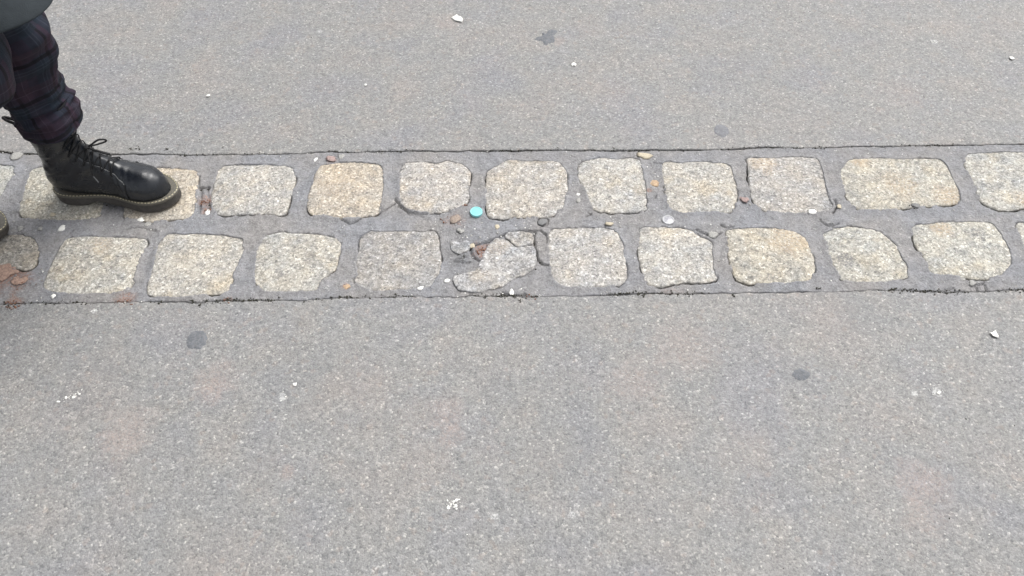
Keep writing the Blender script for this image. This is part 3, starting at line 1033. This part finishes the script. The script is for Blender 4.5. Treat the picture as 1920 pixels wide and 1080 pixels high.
MED = np.array([(0, 0), (.004, -.013), (.012, -.024), (.03, -.033), (.06, -.035), (.09, -.031), (.12, -.028), (.15, -.031), (.18, -.040), (.205, -.046), (.23, -.045), (.25, -.038), (.265, -.027), (.274, -.014), (.278, .002)])
LAT = np.array([(0, 0), (.004, .013), (.012, .024), (.03, .033), (.06, .036), (.09, .038), (.12, .042), (.15, .048), (.18, .052), (.205, .053), (.23, .048), (.25, .038), (.265, .025), (.274, .014), (.278, .002)])
TT = np.array([(.2585, .041), (.2565, .053), (.2505, .065), (.239, .075), (.221, .0815), (.198, .086), (.176, .093), (.157, .104), (.141, .118), (.131, .131), (.124, .145), (.120, .158), (.120, .172), (.125, .186), (.129, .20), (.133, .213), (.137, .226), (.140, .24), (.142, .252), (.144, .262)])
BB = np.array([(.2625, .028), (.2605, .028), (.2555, .029), (.243, .030), (.222, .030), (.195, .030), (.164, .030), (.132, .030), (.100, .030), (.068, .030), (.036, .031), (.013, .034), (.009, .058), (.017, .083), (.025, .106), (.031, .13), (.033, .153), (.034, .175), (.034, .198), (.032, .222)])
BL = np.array([0, 0, 0, 0, 0, 0, 0, 0, .05, .2, .45, .75, .9, 1, 1, 1, 1, 1, 1, 1])
SW = np.array([.010, .017, .026, .034, .041, .040, .036, .033, .031, .031, .032, .033, .034, .035, .037, .039, .041, .042, .043, .044])
NR = len(TT)


def outline_w(x):
    return np.interp(x, MED[:, 0], -MED[:, 1]), np.interp(x, LAT[:, 0], LAT[:, 1])


def boot_surface(u, s, side, off=0.0):
    """u along the rings 0..NR-1, s from sole/back (0) to instep/front (1), side -1 medial +1 lateral"""
    u, s, side = np.broadcast_arrays(np.asarray(u, float), np.asarray(s, float), np.asarray(side, float))
    k = np.arange(NR)
    tx, tz = np.interp(u, k, TT[:, 0]), np.interp(u, k, TT[:, 1])
    bx, bz = np.interp(u, k, BB[:, 0]), np.interp(u, k, BB[:, 1])
    bl = np.interp(u, k, BL)
    wt = np.interp(u, k, SW)
    x = bx + (tx - bx) * s
    z = bz + (tz - bz) * s
    wm, wl = outline_w(np.clip(bx + np.clip(bx - .14, 0, 1) * .125, 0, .278))
    wb = np.maximum(np.where(side < 0, wm, wl) * .90, .001)
    gf = np.sqrt(np.clip(1 - s ** 2.3, 0, 1))
    gs = np.sqrt(np.clip(1 - (2 * s - 1) ** 2, 0, 1)) * (1 - .10 * s)
    wf = (wb * (1 - s) + np.minimum(wt, wb) * s) * gf * (1 + .06 * np.sin(np.pi * s))
    ws = wt * gs
    w_ = wf * (1 - bl) + ws * bl
    # a little body at the widest place and leather creases
    cr = 0
    ank = np.exp(-((z - .125) / .05) ** 2)
    cr = ank * (.0012 * np.sin((z - .35 * (x - .05)) * 300 + 2.6 * np.sin(x * 60) + 9 * vnoise(x * 22, z * 30, side, 8)) + .0042 * (vnoise(x * 26, (z - .4 * x) * 75, side, 9) ** 2 - .2)) * np.clip(1.2 - s, 0, 1)
    flex = np.exp(-((x - .185) / .02) ** 2) * .0012 * np.sin(x * 520 + z * 60)
    cr = cr + flex + fbm(x * 38, z * 38, side * 2.0, 71, 3) * .0016
    w_ = w_ + cr * (w_ > .002) + off * (.35 + .65 * np.sqrt(np.clip(1 - s * s, 0, 1)))
    y = side * w_
    # raise top by off
    dirx, dirz = (tx - bx), (tz - bz)
    L = np.sqrt(dirx ** 2 + dirz ** 2) + 1e-9
    x = x + dirx / L * off * s ** 3
    z = z + dirz / L * off * s ** 3
    # back pushes out too for shaft rings
    x = x - off * bl * (1 - s) ** 3
    # curvature of the last
    y = y + .004 * np.sin(np.pi * np.clip(x / .278, 0, 1)) * (1 - bl) + .004 * np.clip((x - .18) / .09, 0, 1) * (-1)
    return x, y, z


M_SOLE = simple('sole_rubber', (.052, .046, .040), .5, .3, 120, .3)
M_WELT = simple('welt_rubber', (.10, .092, .074), .5, .25, 200, .3)
M_STITCH = simple('yellow_thread', (.50, .45, .30), .7, .2, 300, .0)
M_LACE = simple('black_lace', (.007, .007, .008), .75, .3, 900, .4)
M_EYE = simple('eyelet_metal', (.012, .012, .014), .35, .1, 100, .0)


def make_boot(label_root):
    root = empty('boot')
    # upper
    nu, ns = 118, 30
    U = np.linspace(0, NR - 1, nu)
    ss = (1 - np.cos(np.linspace(0, math.pi, ns))) / 2
    sp = np.concatenate([ss, ss[::-1][1:-1]])
    sdv = np.concatenate([-np.ones(ns), np.ones(ns - 2)])
    UU, SS = np.meshgrid(U, sp)
    UU, SS = UU.T, SS.T
    SD = np.broadcast_to(sdv, UU.shape)
    x, y, z = boot_surface(UU, SS, SD)
    V = np.stack([x, y, z], -1)
    c0 = V[0].mean(0)
    V = np.concatenate([np.broadcast_to(c0, V[0].shape)[None] * .9 + V[0][None] * .1, V], 0).reshape(-1, 3)
    F = grid_faces(nu + 1, len(sp), True)
    vt = link('vamp', mesh_np('vamp', V, F), M_LEATH, root)
    # quarters: a second leather layer with the eyelet facing
    for sd_ in (-1, 1):
        nu2, ns2 = 96, 26
        rows = []
        u2 = np.linspace(5.4, NR - 1, nu2)
        for layer, o_ in ((0, -.0003), (1, .0022)):
            pass
        smax = np.interp(u2, [5.4, 6.3, 8, 11, 19], [.66, .82, .86, .88, .86])
        smin = np.interp(u2, [5.4, 6.0, 8], [.02, .0, .0])
        fr = np.linspace(0, 1, ns2)
        A = []
        for f, o_ in [(0, 0.0)] + [(f, .0022) for f in fr] + [(1, .0)]:
            sv = smin + (smax - smin) * f
            xx, yy, zz = boot_surface(u2, sv, sd_, o_)
            A.append(np.stack([xx, yy, zz], -1))
        A = np.array(A)
        # front seam edge closes down on the vamp
        V = A.transpose(1, 0, 2)
        first = []
        for f in [0] + list(fr) + [1]:
            sv = smin[0] + (smax[0] - smin[0]) * f
            xx, yy, zz = boot_surface(u2[0] - .05, sv, sd_, -.0004)
            first.append((float(xx), float(yy), float(zz)))
        V = np.concatenate([np.array(first)[None], V], 0)
        F = grid_faces(V.shape[0], V.shape[1])
        if sd_ > 0:
            F = F[:, ::-1]
        link('quarter', mesh_np('quarter', V.reshape(-1, 3), F), M_LEATH, root)
    # vamp seam stitching (dark double row) is leather coloured
    for sd_ in (-1, 1):
        pts_ = [boot_surface(5.36, f, sd_, .0012) for f in np.linspace(.03, .64, 8)]
        tube('seam', [(float(a), float(b), float(c)) for a, b, c in pts_], .0011, M_LACE, root, 6)
    # sole
    th_m = MED[::-1]
    outl = np.vstack([LAT, th_m[1:-1]])
    d = np.r_[0, np.cumsum(np.linalg.norm(np.roll(outl, -1, 0) - outl, axis=1))]
    t = np.linspace(0, d[-1], 150, endpoint=False)
    C = np.vstack([outl, outl[:1]])
    O = np.stack([np.interp(t, d, C[:, 0]), np.interp(t, d, C[:, 1])], 1)
    for _ in range(3):
        O = (np.roll(O, 1, 0) + 2 * O + np.roll(O, -1, 0)) / 4
    cen = np.array([.14, .003])
    Tn = np.roll(O, -1, 0) - np.roll(O, 1, 0)
    Tn /= np.linalg.norm(Tn, axis=1)[:, None]
    Nn = np.stack([Tn[:, 1], -Tn[:, 0]], 1)
    if (Nn * (O - cen)).sum() < 0:
        Nn = -Nn
    arch = np.exp(-((O[:, 0] - .105) / .022) ** 2) * .011
    spring = np.clip((O[:, 0] - .21) / .07, 0, 1) ** 2 * .007

    def layer(prof, name, mat):
        V = []
        for ins, zz in prof:
            P = O - Nn * ins
            lift = arch * max(0, 1 - zz / .018) + spring * max(0, 1 - zz / .026)
            V.append(np.c_[P, zz + lift])
        V.append(np.c_[np.repeat([[.14, .003]], len(O), 0) * 0 + O * .05 + cen * .95, np.full(len(O), prof[-1][1])])
        V.insert(0, np.c_[O * .05 + cen * .95, np.full(len(O), prof[0][1] + .004)])
        F = grid_faces(len(V), len(O), True)
        return link(name, mesh_np(name, np.vstack(V), F), mat, root)
    prof = [(.005, 0), (.0012, 0), (.0006, .002), (.0006, .0045)]
    zc = .0055
    while zc < .021:
        prof += [(.0020, zc), (.0020, zc + .0007), (.0006, zc + .0011), (.0006, zc + .0021)]
        zc += .0031
    prof += [(.0018, .0225)]
    layer(prof, 'outsole', M_SOLE)
    layer([(.003, .0226), (.0002, .0228), (-.0002, .0242), (-.0002, .0278), (.0006, .0288), (.006, .0290)], 'welt', M_WELT)
    # welt stitches
    VV, FF = [], []
    k = 0
    P = O - Nn * .0021
    dd = np.r_[0, np.cumsum(np.linalg.norm(np.roll(P, -1, 0) - P, axis=1))]
    C = np.vstack([P, P[:1]])
    q = 0.0
    box = np.array([(x_, y_, z_) for x_ in (-1, 1) for y_ in (-1, 1) for z_ in (-1, 1)], float)
    bf = np.array([(0, 1, 3, 2), (4, 6, 7, 5), (0, 4, 5, 1), (2, 3, 7, 6), (0, 2, 6, 4), (1, 5, 7, 3)])
    while q < dd[-1] - .004:
        a = np.array([np.interp(q, dd, C[:, 0]), np.interp(q, dd, C[:, 1])])
        b = np.array([np.interp(q + .0042, dd, C[:, 0]), np.interp(q + .0042, dd, C[:, 1])])
        m, e = (a + b) / 2, (b - a)
        e /= np.linalg.norm(e)
        n_ = np.array([-e[1], e[0]])
        pts_ = [(*(m + e * bx * .0021 + n_ * by * .0008), .0291 + bz * .0006) for bx, by, bz in box]
        VV += pts_
        FF.append(bf + k * 8)
        k += 1
        q += .0074
    link('welt_stitching', mesh_np('welt_stitching', np.array(VV), np.vstack(FF), False), M_STITCH, root)
    # eyelets and laces
    us = [6.5, 7.35, 8.2, 9.1, 10.1, 11.2, 12.9, 14.6, 16.2, 17.8]

    def sp_(u, s, sd_, off):
        xx, yy, zz = boot_surface(u, s, sd_, off)
        return np.array([float(xx), float(yy), float(zz)])
    for u in us:
        for sd_ in (-1, 1):
            s0 = float(np.interp(u, [5.4, 6.3, 8, 11, 19], [.66, .82, .86, .88, .86])) - .075
            c0 = sp_(u, s0, sd_, .0026)
            e1 = sp_(u + .15, s0, sd_, .0026) - c0
            e1 /= np.linalg.norm(e1)
            e2 = sp_(u, s0 + .03, sd_, .0026) - c0
            e2 /= np.linalg.norm(e2)
            ring = [c0 + .0026 * (math.cos(a) * e1 + math.sin(a) * e2) for a in np.linspace(0, 2 * math.pi, 8, endpoint=False)]
            tube('eyelet', ring, .0009, M_EYE, root, 6, True)
    # horizontal and crossing lace runs up to the sixth pair, then on up the shaft
    for i, u in enumerate(us):
        for sd_ in (-1, 1):
            if i == len(us) - 1:
                continue
            u2 = us[i + 1]
            f0 = float(np.interp(u, [5.4, 6.3, 8, 11, 19], [.66, .82, .86, .88, .86])) - .075
            f1 = float(np.interp(u2, [5.4, 6.3, 8, 11, 19], [.66, .82, .86, .88, .86])) - .075
            if i >= 6 and sd_ > 0:
                pass
            a = sp_(u, f0, sd_, .0032)
            b = sp_(u + .12, f0 + .07, sd_, .004)
            m = (sp_(.5 * (u + u2), 1.0, sd_, .0050 if sd_ > 0 else .0038))
            c2 = sp_(u2 - .1, f1 + .07, -sd_, .004)
            d2 = sp_(u2, f1, -sd_, .0032)
            tube('lace', [a, b, m, c2, d2], .0012, M_LACE, root, 6)
    a = sp_(6.5, .75, -1, .003)
    b = sp_(6.5, .75, 1, .003)
    m = sp_(6.5, 1, 1, .0065)
    tube('lace', [a, sp_(6.5, .9, -1, .006), m, sp_(6.5, .9, 1, .006), b], .0014, M_LACE, root, 6)
    # pull loop at the heel
    xx, yy, zz = boot_surface(19, 0, -1, .003)
    h = np.array([float(xx), 0, float(zz)])
    tube('heel_loop', [h + (.004, -.004, -.03), h + (-.012, -.005, -.018), h + (-.026, -.004, -.010), h + (-.033, 0, -.007), h + (-.024, .004, -.012), h + (.002, .005, -.028)], .0030, M_LACE, root, 8)
    return root, sp_


boot, sp_ = make_boot(None)
# bow
kn = sp_(9.5, 1.0, -1, .007)
bowpts = [
 [kn, kn + (.010, .002, .006), kn + (.024, .010, .012), kn + (.034, .016, .008), kn + (.030, .020, -.001), kn + (.016, .012, -.002), kn + (0, .002, 0)],
 [kn, kn + (.012, -.006, .001), kn + (.030, -.012, .002), kn + (.044, -.012, -.004), kn + (.044, -.006, -.010), kn + (.030, -.002, -.010), kn + (.012, -.001, -.005), kn + (0, 0, 0)],
]
for bp in bowpts:
    tube('bow_loop', bp, .0019, M_LACE, boot, 7)
tube('lace_end', [kn, kn + (.004, -.010, -.004), kn + (.006, -.022, -.016), kn + (.004, -.030, -.034), kn + (.004, -.035, -.050)], .0013, M_LACE, boot, 6)
tube('lace_tip', [kn + (.004, -.035, -.048), kn + (.006, -.0355, -.056), kn + (.008, -.036, -.064)], .0012, simple('lace_aglet', (.12, .125, .13), .4, .1, 100), boot, 6)
bm = blob_mesh('lace_knot', .006, .007, .005, 5, 2, .4)
ko = link('lace_knot', bm, M_LACE, boot)
ko.location = Vector(kn.tolist())

BX, BY = G(101, 366, .012)
BOOT_LOC = Vector((BX + .002, BY + .0145, ZT + .0005))
BOOT_RZ = R(-3.5)
boot.location = BOOT_LOC
boot.rotation_euler = (0, 0, BOOT_RZ)
tag(boot, 'black leather lace up ankle boot with yellow welt stitching planted on the setts', 'boot', 'black lace up boots of the walking person')

# the other boot: only its toe reaches into the picture
boot2 = empty('boot')
for ch in list(boot.children):
    c2 = ch.copy()
    COL.objects.link(c2)
    c2.parent = boot2
x2, y2 = G(0, 434, .03)
boot2.scale = (1, -1, 1)
b2len = .278
pit = R(16)
boot2.rotation_euler = (0, pit, R(1))
boot2.location = (x2 - b2len * math.cos(pit), y2 + .012, ZT + .004 + b2len * math.sin(pit) - .004)
tag(boot2, 'trailing black boot with only its toe at the left border of the picture', 'boot', 'black lace up boots of the walking person')


# ------------------------------------------------------------------ person wearing the boots
def loft(name, rings, mat, parent, n=96, fold=0.0, fseed=0, uvs=True, folds=None, closed_top=False):
    """rings: (cx, cy, cz, rx, ry[, tiltx]) ; extra fold displacement; uv in metres"""
    R_ = np.array([(r + (0,))[:6] if len(r) == 5 else r for r in rings], float)
    m = 8
    t = np.arange(len(R_))
    tt = np.linspace(0, len(R_) - 1, (len(R_) - 1) * m + 1)
    Q = np.stack([np.interp(tt, t, R_[:, k]) for k in range(6)], -1)
    # soften
    for _ in range(3):
        Q[1:-1] = (Q[:-2] + 2 * Q[1:-1] + Q[2:]) / 4
    th = np.linspace(0, 2 * math.pi, n, endpoint=False)
    ct, st = np.cos(th), np.sin(th)
    V = np.zeros((len(Q), n, 3))
    uv = np.zeros((len(Q), n, 2))
    L = 0
    for i, q in enumerate(Q):
        cx, cy, cz, rx, ry, tl = q
        rad = np.ones(n)
        if folds is not None:
            rad = rad + folds(th, cz, i / (len(Q) - 1)) / ((rx + ry) / 2)
        if fold:
            rad = rad + fold * fbm(ct * 2.3 + cz * 3, st * 2.3, cz * 16, fseed, 3) / ((rx + ry) / 2)
        V[i, :, 0] = cx + rx * ct * rad
        V[i, :, 1] = cy + ry * st * rad
        V[i, :, 2] = cz + tl * rx * ct
        if i:
            L += np.linalg.norm(Q[i, :3] - Q[i - 1, :3])
        uv[i, :, 0] = th * .075
        uv[i, :, 1] = L
    F = grid_faces(len(Q), n, True)
    me = mesh_np(name, V.reshape(-1, 3), F)
    ul = me.uv_layers.new(name='UVMap')
    li = np.zeros(len(me.loops), np.int32)
    me.loops.foreach_get('vertex_index', li)
    uvv = uv.reshape(-1, 2)[li]
    # mend the seam
    q4 = uvv.reshape(-1, 4, 2)
    mx = q4[:, :, 0].max(1)
    fixm = (mx - q4[:, :, 0].min(1)) > .2
    q4[fixm, :, 0] = np.where(q4[fixm, :, 0] < .2, q4[fixm, :, 0] + 2 * math.pi * .075, q4[fixm, :, 0])
    ul.data.foreach_set('uv', q4.reshape(-1, 2).astype(np.float32).ravel())
    return link(name, me, mat, parent)


mb = Matrix.Translation(BOOT_LOC) @ Matrix.Rotation(BOOT_RZ, 4, 'Z')
ank = mb @ Vector((.060, 0, .10))
shf = mb @ Vector((.062, 0, .24))
person = empty('person', (ank.x - .08, ank.y - .09, 0))
tag(person, 'person in tartan trousers and a grey coat walking to the right in black boots', 'person')
PX, PY = person.location.x, person.location.y


def pl(x, y, z):          # world to person space
    return (x - PX, y - PY, z)


KN = Vector((BX + .105, shf.y - .003, .45))      # left knee
HIPc = Vector((KN.x - .14, shf.y - .085, .86))
KR = Vector((-.845, .935, .475))        # right (near) knee
AR = Vector((x2 - .185, y2 - .01, .16))


# body: one continuous skin mesh
def body():
    me = bpy.data.meshes.new('body')
    P, E, Rr = [], [], []

    def v(p, r, prev=None):
        P.append(pl(*p))
        Rr.append(r)
        if prev is not None:
            E.append((prev, len(P) - 1))
        return len(P) - 1
    hx, hy = HIPc.x, HIPc.y
    pel = v((hx, hy, .88), .105)
    a = v((hx + .01, hy, 1.02), .10, pel)
    a = v((hx + .01, hy, 1.18), .10, a)
    ch = v((hx + .015, hy, 1.30), .075, a)
    nk = v((hx + .03, hy, 1.42), .045, ch)
    hd = v((hx + .045, hy, 1.48), .06, nk)
    hd = v((hx + .06, hy, 1.56), .088, hd)
    v((hx + .055, hy, 1.63), .07, hd)
    for s, kn_, an, ex in ((1, KN, ank, 0), (-1, KR, AR, 0)):
        h = v((hx, hy + s * .08, .84), .082, pel)
        k = v((kn_.x - .005, kn_.y, kn_.z), .044, h)
        c = v(((kn_.x * .6 + an.x * .4), (kn_.y + an.y) / 2, kn_.z * .6 + an.z * .4), .042, k)
        f = v((an.x * .85 + kn_.x * .15, an.y, an.z * .85 + kn_.z * .15), .030, c)
    for s in (1, -1):
        sh = v((hx + .01, hy + s * .145, 1.295), .034, ch)
        el = v((hx - .01, hy + s * .225, 1.08), .028, sh)
        wr = v((hx + .05, hy + s * .222, .985), .024, el)
        v((hx + .11, hy + s * .205, .935), .022, wr)
    me.from_pydata(P, E, [])
    o = link('body', me, None, person)
    sk = o.modifiers.new('skin', 'SKIN')
    for i, r in enumerate(Rr):
        me.skin_vertices[0].data[i].radius = (r, r)
    me.skin_vertices[0].data[0].use_root = True
    o.modifiers.new('sub', 'SUBSURF').levels = 2
    o.modifiers['sub'].render_levels = 2
    me.materials.append(simple('skin', (.50, .31, .24), .5, .08, 40, .1))
    return o


bo = body()


def legfold_l(th, z, f):
    # horizontal ruck folds above the cuff, slanting round the leg
    a = np.exp(-((z - .25) / .035) ** 2)
    r = a * (.0030 * np.sin(z * 210 + 3.5 * np.cos(th - .4) + 1.0) + .0024 * (1 - 2 * np.abs(np.sin(z * 150 - 3 * np.cos(th + 1.1)))))
    b = np.exp(-((z - .42) / .06) ** 2)
    r = r + b * (.0045 * np.sin(z * 120 + 2.2 * np.cos(th + .7)))
    r = r + .003 * np.sin(3 * th + z * 22) + .0022 * np.sin(5 * th - z * 31)
    c = np.exp(-((z - .30) / .06) ** 2)
    r = r - c * .0030 * np.abs(np.sin(z * 75 + 1.2 * th)) ** .6 + .0018 * fbm(np.cos(th) * 5, np.sin(th) * 5 , z * 55, 6, 2)
    return r


shc = mb @ Vector((.058, 0, .19))
X0, Y0 = BX, shc.y
rl = [(X0 + .090, Y0, .201, .055, .055, .05),
      (X0 + .090, Y0, .206, .059, .059, .05),
      (X0 + .090, Y0, .222, .061, .061, .06),
      (X0 + .091, Y0, .236, .061, .061, .08),
      (X0 + .093, Y0, .249, .061, .061, .12),
      (X0 + .089, Y0, .254, .056, .058, .14),
      (X0 + .088, Y0, .264, .057, .058, .08),
      (X0 + .090, Y0, .290, .062, .060, .06),
      (X0 + .090, Y0, .325, .068, .064, .04),
      (X0 + .100, Y0, .36, .071, .066, .02),
      (X0 + .109, Y0, .40, .076, .070, .0),
      (KN.x, KN.y, .45, .078, .074, .0),
      (KN.x - .015, KN.y - .01, .50, .080, .078, .0),
      (KN.x - .05, KN.y - .02, .60, .088, .086, .0),
      (HIPc.x + .02, HIPc.y + .07, .74, .100, .092, .0),
      (HIPc.x + .0, HIPc.y + .05, .86, .12, .10, .0),
      (HIPc.x, HIPc.y + .03, .93, .12, .10, .0)]
tl_ = loft('trouser_leg', [(*pl(r[0], r[1], r[2]), *r[3:]) for r in rl], M_TART, person, 128, .0045, 31, folds=legfold_l)
# turned inner hem so that the cuff has thickness
rl2 = [(X0 + .090, Y0, .235, .055, .055, .05), (X0 + .090, Y0, .215, .055, .055, .05), (X0 + .090, Y0, .2015, .0548, .0548, .05)]
loft('trouser_hem', [(*pl(r[0], r[1], r[2]), *r[3:]) for r in rl2], M_TART, person, 96)


def legfold_r(th, z, f):
    return .006 * np.sin(z * 95 + 1.8 * np.cos(th)) * np.exp(-((z - .30) / .1) ** 2) + .003 * np.sin(4 * th + z * 20)


rr2 = []
for f, rx_, ry_ in ((.06, .068, .060), (.12, .074, .064), (.3, .074, .064), (.55, .074, .065), (.8, .076, .068), (.95, .078, .071)):
    p_ = AR.lerp(KR, f)
    rr2.append((p_.x, p_.y, p_.z + .03 * (1 - f), rx_ * 1.0, ry_, -.35))
rr2 += [(KR.x + .002, KR.y, .50, .080, .074, -.1), (KR.x - .02, KR.y + .005, .56, .084, .080, 0), (KR.x - .06, KR.y + .02, .64, .09, .085, 0),
        (HIPc.x + .01, HIPc.y - .06, .76, .105, .092, 0), (HIPc.x, HIPc.y - .05, .86, .12, .10, 0), (HIPc.x, HIPc.y - .03, .93, .12, .10, 0)]
loft('trouser_leg', [(*pl(r[0], r[1], r[2]), *r[3:]) for r in rr2], M_TART, person, 128, .004, 57, folds=legfold_r)

M_COAT = simple('grey_coat_cloth', (.026, .031, .035), .9, .15, 60, .35, 500, .15)
hx, hy = HIPc.x, HIPc.y


def coatfold(th, z, f):
    a = np.clip((.95 - z) / .4, 0, 1)
    return a * (.010 * np.sin(3 * th + 1.0) + .006 * np.sin(6 * th + z * 6))


ct_ = [(hx + .10, hy - .03, .570, .19, .13), (hx + .10, hy - .03, .548, .225, .165), (hx + .10, hy - .03, .553, .236, .18), (hx + .09, hy - .03, .58, .212, .185), (hx + .07, hy - .02, .64, .200, .19), (hx + .02, hy, .78, .180, .19),
       (hx + .02, hy, .92, .185, .185), (hx + .01, hy, 1.04, .155, .17), (hx + .01, hy, 1.18, .155, .185), (hx + .01, hy, 1.29, .135, .205), (hx + .012, hy, 1.335, .115, .19), (hx + .015, hy, 1.365, .095, .14), (hx + .02, hy, 1.39, .075, .085), (hx + .03, hy, 1.42, .062, .065)]
loft('coat', [(*pl(r[0], r[1], r[2]), *r[3:]) for r in ct_], M_COAT, person, 96, .005, 77, folds=coatfold)
for s in (1, -1):
    sl = [(hx + .01, hy + s * .165, 1.345, .045, .04), (hx + .005, hy + s * .195, 1.30, .065, .06), (hx - .01, hy + s * .225, 1.20, .062, .055), (hx - .02, hy + s * .235, 1.09, .060, .052),
          (hx + .01, hy + s * .235, 1.02, .060, .05), (hx + .07, hy + s * .222, .965, .055, .048), (hx + .125, hy + s * .20, .925, .048, .04), (hx + .15, hy + s * .17, .90, .03, .03)]
    loft('sleeve', [(*pl(*r[:3]), *r[3:]) for r in sl], M_COAT, person, 48, .004, 83 + s)
# head details: eyes, nose, ears, mouth, hair (outside the picture)
M_HAIR = simple('brown_hair', (.035, .02, .012), .5, .3, 80, .5)
M_EYEW = simple('eye_white', (.7, .7, .68), .3, .02)
M_LIP = simple('lip', (.40, .16, .14), .5, .1)
hc = Vector(pl(hx + .06, hy, 1.57))
hair = blob_mesh('hair', .105, .098, .115, 9, 4, .08)
for v in hair.vertices:
    if v.co.x > .045 and v.co.z < .055:
        v.co.x = .045 + (v.co.x - .045) * .1
ho = link('hair', hair, M_HAIR, person)
ho.location = hc + Vector((-.022, 0, .03))
for s in (1, -1):
    o = link('eye', blob_mesh('eye', .012, .012, .009, 4, 2, 0), M_EYEW, person)
    o.location = hc + Vector((.078, s * .03, .005))
    o = link('ear', blob_mesh('ear', .014, .007, .026, 6, 2, .15), bo.data.materials[0], person)
    o.location = hc + Vector((.0, s * .088, -.005))
o = link('nose', blob_mesh('nose', .018, .011, .022, 6, 2, .1), bo.data.materials[0], person)
o.location = hc + Vector((.092, 0, -.018))
o = link('mouth', blob_mesh('mouth', .008, .022, .006, 6, 2, .1), M_LIP, person)
o.location = hc + Vector((.078, 0, -.052))
